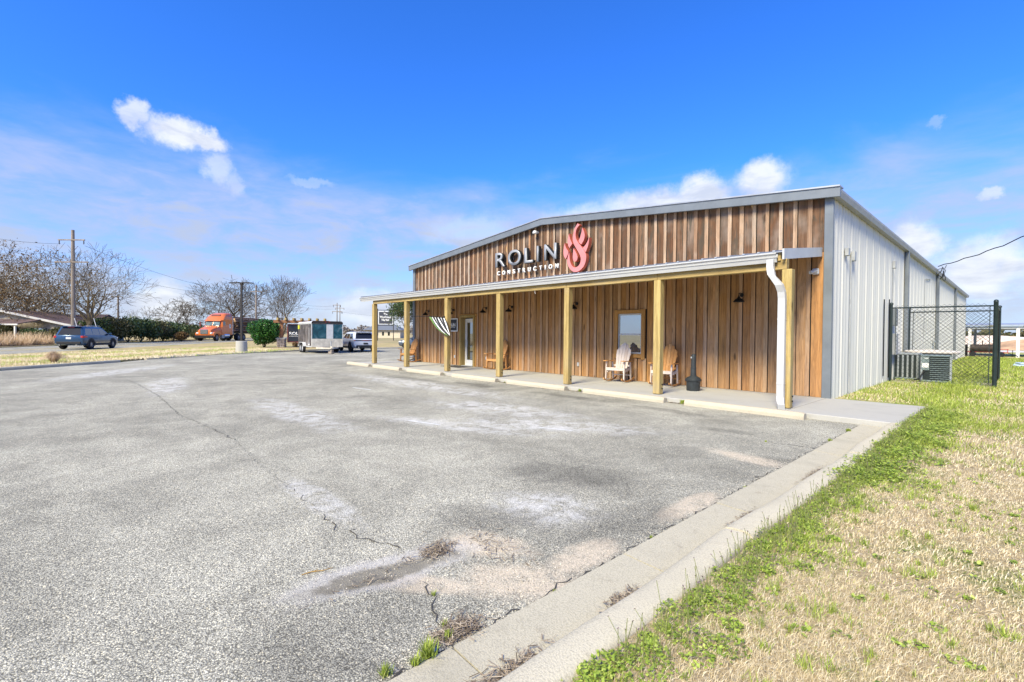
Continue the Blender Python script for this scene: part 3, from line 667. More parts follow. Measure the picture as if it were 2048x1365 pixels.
for ch,x0,x1 in (('R',-15.24,-14.64),('O',-14.46,-13.70),('L',-13.50,-13.02),('I',-12.81,-12.72),('N',-12.42,-11.80)):
    letter('letter',ch,x0,x1,4.40 if ch!='O' else 4.385,5.0 if ch!='O' else 5.015,13.25,.17,sg,[FACE,RET],.012)
W='CONSTRUCTION'; x=-15.24; wid={'I':.045,'O':.175,'C':.16,'N':.15,'S':.135,'T':.14,'R':.135,'U':.145}
tot=sum(wid[c] for c in W); gap=(15.24-11.80-tot)/(len(W)-1)
for c in W:
    letter('small_letter',c,x,x+wid[c],4.07,4.245,13.36,.07,sg,[CWH,CRET],.02); x+=wid[c]+gap
PINK=plain('flame_face',(.56,.20,.20),.5,0,.06,3); PINKR=plain('flame_return',(.42,.10,.06),.5,0,.08,3)
fl=empty('flame_emblem',(-10.85,13.4,3.8),0,'raised pink and red flame emblem beside the ROLIN lettering','emblem')
FLAME=[('flame_ribbon',[(-10.797,5.54),(-10.7,5.471),(-10.82,5.395),(-10.879,5.271),(-10.889,5.081),(-10.813,4.918),(-10.617,4.702),(-10.448,4.493),(-10.386,4.335),(-10.419,4.133),(-10.512,3.973),(-10.678,3.856),(-10.847,3.814),(-11.02,3.858),(-11.172,3.998),(-11.25,4.161),(-11.258,4.317),(-11.204,4.486),(-11.167,4.559),(-11.153,4.403),(-11.138,4.266),(-11.074,4.104),(-10.973,4.008),(-10.849,3.98),(-10.728,4.032),(-10.657,4.12),(-10.63,4.249),(-10.661,4.385),(-10.784,4.571),(-10.934,4.781),(-11.01,4.945),(-11.017,5.099),(-10.965,5.284),(-10.894,5.426)]),
('flame_drop',[(-10.977,4.681),(-10.882,4.564),(-10.807,4.44),(-10.776,4.341),(-10.804,4.24),(-10.889,4.182),(-10.976,4.229),(-11.007,4.348),(-10.992,4.519)]),
('flame_tongue',[(-10.59,5.359),(-10.493,5.194),(-10.467,5.021),(-10.524,4.878),(-10.63,4.77),(-10.715,4.848),(-10.752,4.91),(-10.67,5.031),(-10.612,5.193)]),
('flame_tongue',[(-10.278,4.975),(-10.288,4.809),(-10.332,4.647),(-10.424,4.48),(-10.556,4.638),(-10.451,4.718),(-10.358,4.819)]),
('flame_tongue',[(-11.189,5.24),(-11.162,5.081),(-11.034,4.852),(-11.108,4.784),(-11.169,4.705),(-11.248,4.899),(-11.242,5.073)]),
('flame_tongue',[(-11.375,4.926),(-11.347,4.756),(-11.18,4.571),(-11.279,4.417),(-11.329,4.335),(-11.42,4.433),(-11.448,4.612),(-11.425,4.786)])]
def smooth_poly(p,it=2):
    for _ in range(it):
        q=[]
        for i in range(len(p)):
            a=p[i]; b_=p[(i+1)%len(p)]; pr=p[i-1]
            v1=Vector((a[0]-pr[0],a[1]-pr[1])).normalized(); v2=Vector((b_[0]-a[0],b_[1]-a[1])).normalized()
            if v1.dot(v2)<.25: q.append(a)          # keep sharp tips
            else:
                q+= [(a[0]*.75+pr[0]*.25,a[1]*.75+pr[1]*.25),(a[0]*.75+b_[0]*.25,a[1]*.75+b_[1]*.25)]
        p=q
    return p
for nm,pl in FLAME:
    pl=smooth_poly(pl,2); bm=bmesh.new(); vs=[bm.verts.new((x-fl.location.x,13.24-13.4,z-3.8)) for x,z in pl]
    f_=bm.faces.new(vs); r=bmesh.ops.extrude_face_region(bm,geom=[f_])
    for e_ in r['geom']:
        if isinstance(e_,bmesh.types.BMVert): e_.co.y+=.16
    bmesh.ops.recalc_face_normals(bm,faces=bm.faces)
    for q in bm.faces: q.material_index=0 if abs(q.normal.y)>.9 else 1
    bmesh.ops.triangulate(bm,faces=[q for q in bm.faces if len(q.verts)>4])
    me=bpy.data.meshes.new(nm); bm.to_mesh(me); bm.free(); me.materials.append(PINK); me.materials.append(PINKR)
    o=bpy.data.objects.new(nm,me); col.objects.link(o); o.parent=fl

# ================================================================ porch furniture
BULB,t_,p_=newmat('warm_bulb'); p_.inputs['Emission Color'].default_value=(1,.55,.2,1); p_.inputs['Emission Strength'].default_value=2.5
def wall_lamp():
    r=empty('wall_lamp')
    b=MB().lathe([(.065,0),(.065,-.03)],(0,0,.16),'y',14); b.build('mount',BLACK,r)
    MB().tube([(0,-.03,.16),(0,-.10,.19),(0,-.17,.22),(0,-.24,.20),(0,-.27,.13),(0,-.27,.08)],.013,8).build('arm',BLACK,r,smooth=True)
    s=MB().lathe([(.035,.10),(.045,.06),(.06,.045),(.11,.02),(.165,-.03),(.185,-.075),(.18,-.077),(.155,-.035),(.10,.012),(.02,.03)],(0,-.27,0),'z',20,cap=False).build('shade',BLACK,r,smooth=True)
    MB().lathe([(.012,.03),(.022,0),(.03,-.03),(.022,-.055),(.005,-.062)],(0,-.27,0),'z',10).build('bulb',BULB,r,smooth=True)
    return r
wl=wall_lamp()
for k,(x,lb) in enumerate(((-5.22,'black barn lamp on the board wall beside the ash receptacle end, nearest the white downspout'),(-10.98,'black barn lamp on the board wall between the window and the second porch bay'),(-14.42,'black barn lamp above the second varnished rocking chair'),(-16.08,'black barn lamp on the wall just right of the glass door'),(-18.5,'black barn lamp directly above the small framed ROLIN wall sign'),(-20.65,'black barn lamp behind the striped flag above the corner rocking chair'))):
    o=wl if k==0 else copy_tree(wl); o.scale=(.78,.78,.85); o.location=(x,13.488,2.58); tag(o,lb,'lamp','barn lamps along the porch wall')
def rocker(fr,main,back):
    r=empty('rocking_chair')
    w=.30
    for s in (-1,1):
        pts=[(s*w,-.50+ i*.1, .02+ .9*((-.50+i*.1)+.02)**2*.42+ (.05 if False else 0)) for i in range(11)]
        b=MB()
        for (x,y,z),(x2,y2,z2) in zip(pts[:-1],pts[1:]):
            b.add([(x-.016,y,z-.02),(x+.016,y,z-.02),(x+.016,y,z+.03),(x-.016,y,z+.03),(x2-.016,y2,z2-.02),(x2+.016,y2,z2-.02),(x2+.016,y2,z2+.03),(x2-.016,y2,z2+.03)],[(0,1,5,4),(1,2,6,5),(2,3,7,6),(3,0,4,7)]+([(0,1,2,3)] if y<-.49 else [])+([(4,5,6,7)] if y2>.49 else []))
        b.build('rocker',main,r)
        MB().box((s*w,-.30,.345),(.035,.07,.60),rot(-.06,0,0),.004).build('leg',fr,r)
        MB().box((s*w,.20,.335),(.035,.06,.57),rot(.1,0,0),.004).build('leg',fr,r)
        a=MB(); a.prism([(-.055,-.42),(-.075,-.36),(-.075,-.25),(-.05,-.05),(-.045,.25),(.045,.25),(.045,-.05),(.065,-.25),(.065,-.36),(.045,-.42)],(-.012,.012),lambda u,v,ww:(s*(w)+u,v,.655+ww-.04*(v+.1))); a.build('armrest',main,r)
        MB().box((s*(w-.035),-.05,.37),(.03,.52,.085),rot(.12,0,0),.004).build('seat_rail',fr,r)
    for i in range(6):
        y=-.31+i*.085; MB().box((0,y,.445-.055*(i/5)-(.012 if i==0 else 0)),(.575,.075,.02),rot(.1 if i else -.3,0,0),.004).build('seat_slat',fr,r)
    MB().box((0,-.33,.40),(.60,.022,.075),None,.004).build('front_rail',fr,r)
    n=5
    for i in range(n):
        u=(i-(n-1)/2); top=1.26-.038*u*u; x0=u*.074; x1=u*.098; pw=.033; pw1=.045
        lean=lambda z:.13+(z-.36)*.36
        rd=.035*abs(u)
        b=MB(); z0=.34; zt=top
        vs=[]
        for (z,xc,hw) in ((z0,x0,pw),(.8,(x0+x1)/2*1.1,pw1*.98),(zt-.10,x1,pw1)):
            for sx in(-1,1):
                for dy in(0,.02): vs.append((xc+sx*hw,lean(z)+dy,z))
        tl=zt-(.05*max(0,-u) if u<0 else 0)-.03; tr=zt-(.05*max(0,u) if u>0 else 0)-.03
        for sx,z in((-1,tl),(1,tr)):
            for dy in(0,.02): vs.append((x1+sx*pw1*.97,lean(z)+dy,z))
        fs=[]
        for q in range(3):
            o_=4*q; fs+=[(o_,o_+2,o_+6,o_+4),(o_+3,o_+1,o_+5,o_+7),(o_+1,o_,o_+4,o_+5),(o_+2,o_+3,o_+7,o_+6)]
        fs+=[(0,1,3,2),(12,14,15,13)]
        b.add(vs,fs).build('back_slat',back,r)
    MB().box((0,.205,.50),(.60,.03,.06)).build('back_rail',main,r); MB().box((0,.345,.86),(.50,.025,.06),rot(-.33,0,0)).build('back_rail',main,r)
    MB().box((0,.21,.20),(.58,.03,.03)).build('stretcher',main,r)
    return r
c1=rocker(CHAIRW,CHAIRW,CHAIRW); c2=rocker(CHAIRG,CHAIRG,CHAIRG); c3=rocker(CHAIRG,CHAIRW,CHAIRW)
for ch in c2.children:
    if ch.name.startswith('armrest') or ch.name.startswith('rocker'): ch.data.materials[0]=CHAIRW
for o,x,y,rz,lb in ((c2,-8.72,12.85,.18,'bleached whitish rocking chair standing under the porch window'),(c3,-7.16,12.90,.16,'rocking chair with orange back and pale worn legs beside the ash receptacle'),(c1,-14.75,12.98,.05,'varnished orange rocking chair between the glass door and the window'),(copy_tree(c1),-21.55,12.90,.1,'varnished rocking chair at the corner of the board wall beyond the flag')):
    o.location=(x,y,.115); o.rotation_euler=(0,0,rz); tag(o,lb,'rocking chair','rocking chairs on the porch')
ar=empty('ash_receptacle',(-6.05,12.42,.10),0,'black plastic cigarette receptacle with tall neck on bucket base','ash bin')
PLB=plain('charcoal_plastic',(.028,.033,.036),.5,0,.25,9,.2,60)
MB().lathe([(.165,0),(.17,.01),(.185,.25),(.205,.265),(.207,.29)],(0,0,0),'z',24).build('bucket',PLB,ar,smooth=True)
MB().lathe([(.212,.285),(.212,.31),(.17,.36),(.11,.385),(.085,.40),(.085,.42)],(0,0,0),'z',24).build('shoulder',PLB,ar,smooth=True)
nk=MB().lathe([(.078,.42),(.07,.60),(.078,.605),(.078,.625),(.066,.63),(.062,.93),(.052,.98),(.025,1.005)],(0,0,0),'z',18).build('neck',PLB,ar,smooth=True)
MB().box((-.035,-.055,.90),(.045,.03,.05),rot(0,0,.5),.008).build('snuffer_plate',plain('steel_plate',(.6,.6,.58),.35,.8),ar)
dm=MB().box((0,0,.007),(1.35,.85,.014),ch=.006).build('doormat',plain('mat_fibre',(.055,.05,.045),.95,0,.3,30,.5,120)); dm.location=(-17.4,12.85,.1); tag(dm,'dark grey doormat lying in front of the glass door','doormat')
# framed wall sign
BLUEB=plain('sign_navy',(.015,.02,.03),.5,0,.1,4)
ws=empty('wall_sign',(-18.62,13.47,2.0),0,'small black ROLIN sign with white border on the wall left of the door','sign')
MB().box((0,-.012,0),(.95,.024,.62),ch=.004).build('border',CWH,ws); MB().box((0,-.027,0),(.86,.006,.53)).build('sign_panel',BLUEB,ws)
def text(parent,s,x0,x1,z0,z1,yf,mat,bold=.02,nm='lettering',depth=.004):
    return letter(nm,s,parent.location.x+x0,parent.location.x+x1,parent.location.z+z0,parent.location.z+z1,parent.location.y+yf,depth,parent,[mat],bold)
text(ws,'ROLIN',-.32,.32,-.07,.10,-.036,CWH); text(ws,'CONSTRUCTION',-.30,.30,-.125,-.09,-.036,CWH)
# striped flag on a pole from the porch post
fg=empty('striped_flag',(-15.4,10.9,2.3),0,'limp black and white striped flag with green trim hanging from a porch post pole','flag')
a=Vector((-17.55,10.6,2.31)); e_=Vector((-15.56,10.9,2.22))
o=MB().tube([a,a.lerp(e_,.5)+Vector((0,0,.02)),e_],.014,8).build('pole',BLACK,fg); o.matrix_parent_inverse=Matrix.Translation(-fg.location)
o=MB().lathe([(.0,-.03),(.026,-.01),(.026,.01),(.0,.03)],a,'x',10,cap=False).build('finial',BLACK,fg,smooth=True); o.matrix_parent_inverse=Matrix.Translation(-fg.location)
o=MB().box((-15.53,10.87,2.2),(.07,.05,.16),ch=.008).build('bracket',BLACK,fg); o.matrix_parent_inverse=Matrix.Translation(-fg.location)
FLG,t_,p_=newmat('flag_cloth'); at_=nd(t_,'ShaderNodeAttribute',attribute_name='rnd').outputs['Fac']
cst=ramp(t_,at_,[(0,(.02,.02,.022)),(.3,(.02,.02,.022)),(.34,(.75,.75,.73)),(.7,(.75,.75,.73)),(.74,(.13,.24,.06)),(1,(.13,.24,.06))],'CONSTANT'); t_.links.new(cst,p_.inputs['Base Color']); p_.inputs['Roughness'].default_value=.8
A=Vector((-16.45,10.76,2.26)); B=Vector((-15.45,10.84,2.20)); T=Vector((-14.95,10.7,1.52)); nu,nv=22,14; V=[]; RN_=[]
def fp(u,v):
    top=A.lerp(B,u); w=v**1.1; p=top.lerp(T,w*(1-.0*u)); spread=(1-w)
    p=p+Vector((0,-.06*math.sin(u*17)*min(1,v*2.2)*(.35+.65*spread),0))+Vector((0,0,-.16*math.sin(PI*v)*(1-u)))
    p+=Vector((.05*(u-.5)*w*2,0.03*math.cos(u*9)*w,.06*(u-.5)*w)); return p
for i in range(nu):
    for j in range(nv):
        u0,u1,v0,v1=i/nu,(i+1)/nu,j/nv,(j+1)/nv
        V.append([fp(u0,v0),fp(u1,v0),fp(u1,v1),fp(u0,v1)]); RN_.append(.85 if i<3 or (j>nv-4 and i<8) else (.5 if i%4==0 else .1))
V=np.array([[list(p-fg.location) for p in q] for q in V]); quads('cloth',V,FLG,np.array(RN_),fg)
# wheel stops
wsm=MB(); L=2.44
pf=[(-.085,0),(-.085,.06),(-.06,.13),(.06,.13),(.085,.06),(.085,0)]
for k in range(8):
    t0,t1=-L/2+L*k/8,-L/2+L*(k+1)/8
    if k==0: wsm.add([(t0,u,v*(.86 if v>.1 else 1)) for u,v in pf]+[(t0+.04,u,v) for u,v in pf],[(0,1,2,3,4,5)]+[(i,(i+1)%6,6+(i+1)%6,6+i) for i in range(6)]); t0+=.04
    if k==7: t1-=.04
    wsm.add([(t0,u,v) for u,v in pf]+[(t1,u,v) for u,v in pf],[(i,(i+1)%6,6+(i+1)%6,6+i) for i in range(6)])
    if k==7: wsm.add([(t1,u,v) for u,v in pf]+[(t1+.04,u,v*(.86 if v>.1 else 1)) for u,v in pf],[(6,7,8,9,10,11)]+[(i,(i+1)%6,6+(i+1)%6,6+i) for i in range(6)])
wso=None; names=['in front of the white downspout','in front of the ash receptacle and bleached chair bay','in front of the wall lamp bay beside the window','in front of the second rocking chair','in front of the glass door','in front of the striped flag','at the corner post of the porch end']
for k,xe in enumerate((-2.80,-5.72,-8.82,-11.80,-14.95,-17.95,-20.8)):
    o=wsm.build('wheel_stop',STOP) if k==0 else wso.copy()
    if k: col.objects.link(o)
    else: wso=o
    o.location=(xe-L/2,10.36+random.uniform(-.03,.03),0); o.rotation_euler=(0,0,random.uniform(-.022,.012)); tag(o,'worn pale concrete wheel stop '+names[k],'wheel stop','wheel stops along the porch slab')

# ================================================================ fence enclosure and air conditioners
FGREEN=plain('dark_green_coating',(.018,.03,.032),.45,.1,.2,6); WIRE=plain('fence_wire',(.03,.034,.036),.5,.3,.2,6)
def chain_fence(nm,p0,p1,H,label,ends=(1,1),pitch=.13):
    p0=Vector(p0);p1=Vector(p1); d=(p1-p0); L=d.length; r=empty(nm,(p0.x,p0.y,.06),math.atan2(d.y,d.x),label,'fence','chain-link panels round the air conditioners')
    for k,x in enumerate((0,L)):
        if ends[k]: MB().lathe([(.04 if k==0 else .055,-.1),(.04 if k==0 else .055,H+.02),(.06,H+.03),(.05,H+.08),(.015,H+.10)],(x,0,0),'z',12).build('fence_post',FGREEN,r,smooth=True)
    MB().tube([(.04,0,H-.09),(L-.05,0,H-.09)],.024,8).build('top_rail',FGREEN,r)
    MB().tube([(.03,0,.08),(L-.03,0,.08)],.006,5).build('tension_wire',WIRE,r)
    for x in (.12,L-.13): MB().box((x,0,H/2),(.02,.008,H-.15)).build('tension_bar',FGREEN,r)
    b=MB(); h=H-.13; w0,w1=.1,L-.1; W=w1-w0; n=int((W+h)/pitch)
    for sgn in(1,-1):
        for k in range(n+1):
            s=-h+k*pitch; xa,za=(w0+s,.06) if s>=0 else (w0,.06-s); 
            xb=min(w1,w0+s+h); zb=.06+(xb-w0-s)
            if xb-xa<.02: continue
            if sgn<0: xa,xb=w0+w1-xa,w0+w1-xb
            y=.004*sgn; b.tube([(xa,y,za),(xb,y,zb)],.0042,3,False)
    for k in range(int(W/pitch)):
        x=w0+k*pitch; b.tube([(x,0,h+.06),(x+pitch/2,0,h+.12)],.0042,3,False); b.tube([(x+pitch,0,h+.06),(x+pitch/2,0,h+.12)],.0042,3,False)
    o=b.build('wire_mesh',WIRE,r,fix=False); o['kind']='stuff'; return r
chain_fence('chain_link_fence',(-3.02,20.55),(-.52,20.75),2.62,'dark chain-link panel facing the lawn in front of the air conditioners')
chain_fence('chain_link_fence',(-.52,24.6),(-.52,20.75),2.62,'dark chain-link side panel running back from the thick corner post',(1,0))
chain_fence('chain_link_fence',(-3.02,24.4),(-.52,24.6),2.62,'dark chain-link panel behind the tan finned unit',(1,0))
ACG=plain('ac_grey_green',(.19,.24,.245),.5,.2,.12,4); ACL=plain('ac_light_grey',(.33,.36,.37),.5,.2,.1,4); ACD=plain('ac_coil_dark',(.02,.03,.03),.7,.2,.2,8); TANU=plain('tan_unit',(.28,.235,.18),.7,0,.15,5); PALE=plain('pale_cap',(.6,.55,.5),.7,0,.12,4)
# horizontal louvre condenser
ac=empty('air_conditioner',(-1.95,21.55,.10),.12,'grey green air conditioner with horizontal louvres and white label','air conditioner','air conditioners inside the fence')
MB().box((0,0,.43),(.70,.66,.82)).build('coil',ACD,ac); MB().box((0,0,.03),(.78,.74,.07),ch=.01).build('base_pan',ACG,ac); MB().box((0,0,.88),(.80,.76,.06),ch=.02).build('top_cover',ACG,ac)
for sx in(-1,1):
    for sy in(-1,1): MB().box((sx*.365,sy*.345,.46),(.06,.06,.80),ch=.012).build('corner_post',ACL,ac)
for k in range(11):
    z=.12+k*.068
    MB().box((.1,-.355,z),(.50,.02,.028),rot(.5,0,0)).build('louvre',ACG,ac); MB().box((.375,0,z),(.02,.62,.028),rot(0,.5,0)).build('louvre',ACG,ac)
MB().box((-.27,-.362,.62),(.20,.03,.46),ch=.006).build('control_panel',ACG,ac); MB().box((-.27,-.38,.56),(.17,.005,.15)).build('rating_label',CWH,ac); MB().box((-.25,-.38,.80),(.12,.005,.02)).build('badge',CWH,ac)
MB().tube([(-.3,-.37,.36),(-.36,-.45,.25),(-.42,-.5,.1),(-.6,-.3,.03)],.022,8).build('pipe',BLACK,ac)
# vertical finned condenser
ac=empty('air_conditioner',(-2.86,22.3,.10),.0,'grey air conditioner with tall vertical fins close to the white wall','air conditioner','air conditioners inside the fence')
MB().box((0,0,.45),(.84,.84,.82)).build('coil',ACD,ac); MB().box((0,0,.03),(.92,.92,.07),ch=.01).build('base_pan',ACG,ac); MB().box((0,0,.90),(.92,.92,.07),ch=.02).build('top_cover',ACL,ac)
for k in range(7):
    x=-.40+k*.133; MB().box((x,-.43,.46),(.055,.03,.82),ch=.006).build('fin',ACL,ac); MB().box((.43,x,.46),(.03,.055,.82),ch=.006).build('fin',ACG,ac)
# tan finned unit with a wide pale top
ac=empty('air_conditioner',(-2.22,23.35,.08),.0,'large tan unit with fine vertical ribs and wide pale top behind the louvred one','air conditioner','air conditioners inside the fence')
MB().lathe([(.53,0),(.53,.93)],(0,0,0),'z',40).build('casing',TANU,ac)
b=MB()
for k in range(48):
    a_=2*PI*k/48; b.box((.535*math.cos(a_),.535*math.sin(a_),.47),(.02,.022,.88),rot(0,0,a_))
o=b.build('ribs',TANU,ac); o['kind']='stuff'
MB().lathe([(.45,.92),(.72,.93),(.8,.96),(.8,1.0),(.7,1.04),(.3,1.06),(.28,1.03),(.0,1.03)],(0,0,0),'z',40,cap=False).build('top_cover',PALE,ac,smooth=True)
gp=sheet('gravel_pad',[(-3.05,20.5),(-.62,20.9),(-.62,24.4),(-3.05,24.4)],.085,plain('gravel',(.46,.43,.41),.95,0,.4,25,.8,40)); 
# insulation lines up the wall
for yy in (19.95,20.3):
    pass
# service cable and loops at the eave
cab=empty('service_cable',(-3.1,32.8,5.2),0,'black service cable sagging down to the warehouse eave','cable')
P0=Vector((-2.95,32.8,5.26)); P1=Vector((.35,27.5,7.6)); P2=Vector((3.2,22,9.6)); pts=[]
for k in range(25):
    u=k/24; p=P0.lerp(Vector((3.4,24.0,7.4)),u); p.z-=.55*math.sin(PI*u)*.9; p.z+=.03*math.sin(k*1.9); pts.append(p-cab.location)
MB().tube(pts,.022,5).build('wire',BLACK,cab)
for k in range(4):
    rr=.26+.08*k; c_=Vector((-2.9+.05*k,32.75+.1*k,4.92)); MB().tube([c_-cab.location+Vector((.1*math.sin(i*.7),rr*math.cos(2*PI*i/14+k),.8*rr*math.sin(2*PI*i/14+k))) for i in range(12)],.014,5).build('loop',BLACK,cab)
# ================================================================ yard behind: carport, smoker, bin, tarp, mounds
WPOST=plain('white_post',(.72,.72,.72),.5,0,.06,3)
cp=empty('carport',(2,55.4,0),0,'open white metal carport standing behind the warehouse','carport')
for x in (-2.9,-.12,6.5):
    for y in (0,7): MB().box((x-2+.0,y,1.2),(.2,.2,2.45),ch=.01).build('post',WPOST,cp)
MB().box((-.2,0,2.44),(12.0,.14,.20),ch=.01).build('beam',WPOST,cp); MB().box((-.2,7,2.44),(12.0,.14,.20)).build('beam',WPOST,cp)
MB().prism([(-.35,2.615),(7.4,2.9),(7.4,2.96),(-.35,2.675)],(-6.2,6.1),lambda u,v,w:(w,u,v)).build('roof',GALV,cp)
MB().box((-5.6,.4,1.2),(.5,.5,2.3)).build('shed_wall',TANU,cp)
SMK=plain('smoker_steel',(.045,.033,.028),.7,.3,.35,4); REDF=plain('red_frame',(.36,.05,.045),.55,.1,.15,5)
sm=empty('smoker_trailer',(-2.15,55.0,.05),.08,'rusty black barrel smoker mounted on a red trailer frame','smoker')
sm.scale=(.72,.72,.78); MB().lathe([(.36,-.95),(.38,-.94),(.38,.94),(.36,.95)],(0,0,.92),'x',20).build('barrel',SMK,sm,smooth=True); MB().tube([(.05,0,1.28),(.05,0,1.7)],.05,8).build('chimney',SMK,sm)
MB().box((.3,-.05,.50),(3.0,.08,.07)).build('frame_rail',REDF,sm); MB().box((.3,.5,.50),(3.0,.08,.07)).build('frame_rail',REDF,sm)
MB().box((1.75,.2,.82),(.75,.7,.05)).build('shelf',REDF,sm); MB().box((1.75,.2,.46),(.8,.7,.06)).build('deck',REDF,sm)
for x in (1.45,2.05): MB().box((x,-.1,.64),(.06,.06,.34)).build('strut',REDF,sm)
for x in (-.75,1.55):
    MB().lathe([(.1,-.09),(.26,-.09),(.28,-.05),(.28,.05),(.26,.09),(.1,.09)],(x,-.15,.28),'y',18).build('wheel',BLACK,sm,smooth=True)
MB().tube([(2.1,.1,.42),(2.7,.15,.25),(2.9,.2,.05)],.035,8).build('tongue',BLACK,sm); MB().tube([(2.45,.1,.1),(2.45,.1,.75)],.03,8).build('jack',BLACK,sm)
bn=MB().lathe([(.30,0),(.36,.85),(.39,.86),(.39,.92),(.3,.98)],(0,0,0),'z',20).build('waste_bin',BLACK,smooth=True); bn.location=(-3.1,56.6,.05); tag(bn,'dark round waste bin standing by the rear corner of the warehouse','bin')
tp=MB(); tp.box((0,0,.05),(2.6,1.6,.10),None,.03); tp.box((-.2,.1,.13),(1.9,1.1,.07),rot(.02,.03,.2),.03); tp=tp.build('folded_tarp',plain('pale_blue_sheet',(.40,.50,.56),.55,0,.12,2)); tp.location=(1.05,38.4,.06); tag(tp,'pale blue flat tarp lying on the grass before the carport','tarp')
DIRT=plain('orange_dirt',(.42,.27,.16),.95,0,.3,.8,.6,6); SANDM=plain('pale_dirt',(.62,.50,.40),.95,0,.25,.6,.6,6)
def mound(x,y,rx,ry,h,mat,label,seed):
    r=random.Random(seed); b=MB(); n=26;k=6; vs=[(0,0,h)]; ph=[r.uniform(0,6) for _ in range(4)]
    for j in range(1,k+1):
        for i in range(n):
            a_=2*PI*i/n; f_=j/k; w=1+.22*math.sin(2*a_+ph[0])+.14*math.sin(5*a_+ph[1]); z=h*(1-f_**1.3)*(1+.25*math.sin(3*a_+ph[2])*f_*(1-f_)*3)-(.1 if j==k else 0)
            vs.append((rx*f_*w*math.cos(a_),ry*f_*w*math.sin(a_),z))
    fs=[(0,1+i,1+(i+1)%n) for i in range(n)]
    for j in range(k-1):
        for i in range(n): fs.append((1+j*n+i,1+(j+1)*n+i,1+(j+1)*n+(i+1)%n,1+j*n+(i+1)%n))
    o=b.add(vs,fs).build('dirt_mound',mat,smooth=True); o.location=(x,y,0); return tag(o,label,'dirt mound','dirt mounds in the field')
mound(2.0,98,6,4,1.5,DIRT,'orange brown dirt mound in the field seen past the carport post',1); mound(-6,160,16,6,2.2,SANDM,'long pale dirt mound beyond the smoker',2); mound(16,170,18,6,2.3,SANDM,'long pale dirt mound to the far side of the carport',3)
sheet('gravel_track',[(-30,78),(60,74),(60,84),(-30,88)],.03,plain('pale_gravel',(.55,.50,.46),.95,0,.15,.5))

# ================================================================ vegetation tools
def perp(v):
    a=Vector((0,0,1)) if abs(v.z)<.9 else Vector((1,0,0)); return v.cross(a).normalized()
def branch_mesh(b,rnd,p,d,L,r,depth,tips,spread=.55,up=.12,kids=(2,3),wig=.14,minr=.008):
    n=max(2,int(L/.7)+1) if depth>1 else 2; pts=[p.copy()]; rs=[r]; q=p.copy(); dd=d.copy()
    for k in range(n):
        dd=(dd+Vector((rnd.gauss(0,wig),rnd.gauss(0,wig),rnd.gauss(0,wig)*.6+up*.25))).normalized(); q=q+dd*(L/n); pts.append(q.copy()); rs.append(max(minr,r*(1-.45*(k+1)/n)))
    b.tube(pts,rs,5 if depth>3 else (4 if depth>2 else 3),False)
    if depth<=0: tips.append((q.copy(),dd.copy())); return
    kn=rnd.randint(*kids); ph=rnd.uniform(0,6.28)
    for k in range(kn):
        a=perp(dd); c=dd.cross(a); an=ph+k*6.283/kn+rnd.uniform(-.5,.5); sp=spread*rnd.uniform(.6,1.3)
        nd_=(dd*math.cos(sp)+(a*math.cos(an)+c*math.sin(an))*math.sin(sp)+Vector((0,0,up))).normalized()
        branch_mesh(b,rnd,q,nd_,L*rnd.uniform(.68,.88),rs[-1]*rnd.uniform(.62,.8),depth-1,tips,spread,up,kids,wig,minr)
    for k in range(1,len(pts)-1):         # side shoots
        if depth>=2 and rnd.random()<.75:
            a=perp(dd); c=dd.cross(a); an=rnd.uniform(0,6.28); sp=rnd.uniform(.6,1.0)
            nd_=(dd*math.cos(sp)+(a*math.cos(an)+c*math.sin(an))*math.sin(sp)).normalized()
            branch_mesh(b,rnd,pts[k],nd_,L*rnd.uniform(.45,.7),rs[k]*.45,depth-2,tips,spread,up,kids,wig,minr)
def leaf_array(C,size,g,flat=.4):
    """quads with random orientation at points C"""
    N=len(C); a=g.normal(size=(N,3)); a/=np.linalg.norm(a,axis=1)[:,None]; c=g.normal(size=(N,3)); c[:,2]*=flat
    c-= (c*a).sum(1)[:,None]*a; c/=np.linalg.norm(c,axis=1)[:,None]+1e-9
    s=size*g.uniform(.6,1.4,size=(N,1)); w=s*.45
    return np.stack([C-a*s,C-c*w,C+a*s,C+c*w],1)
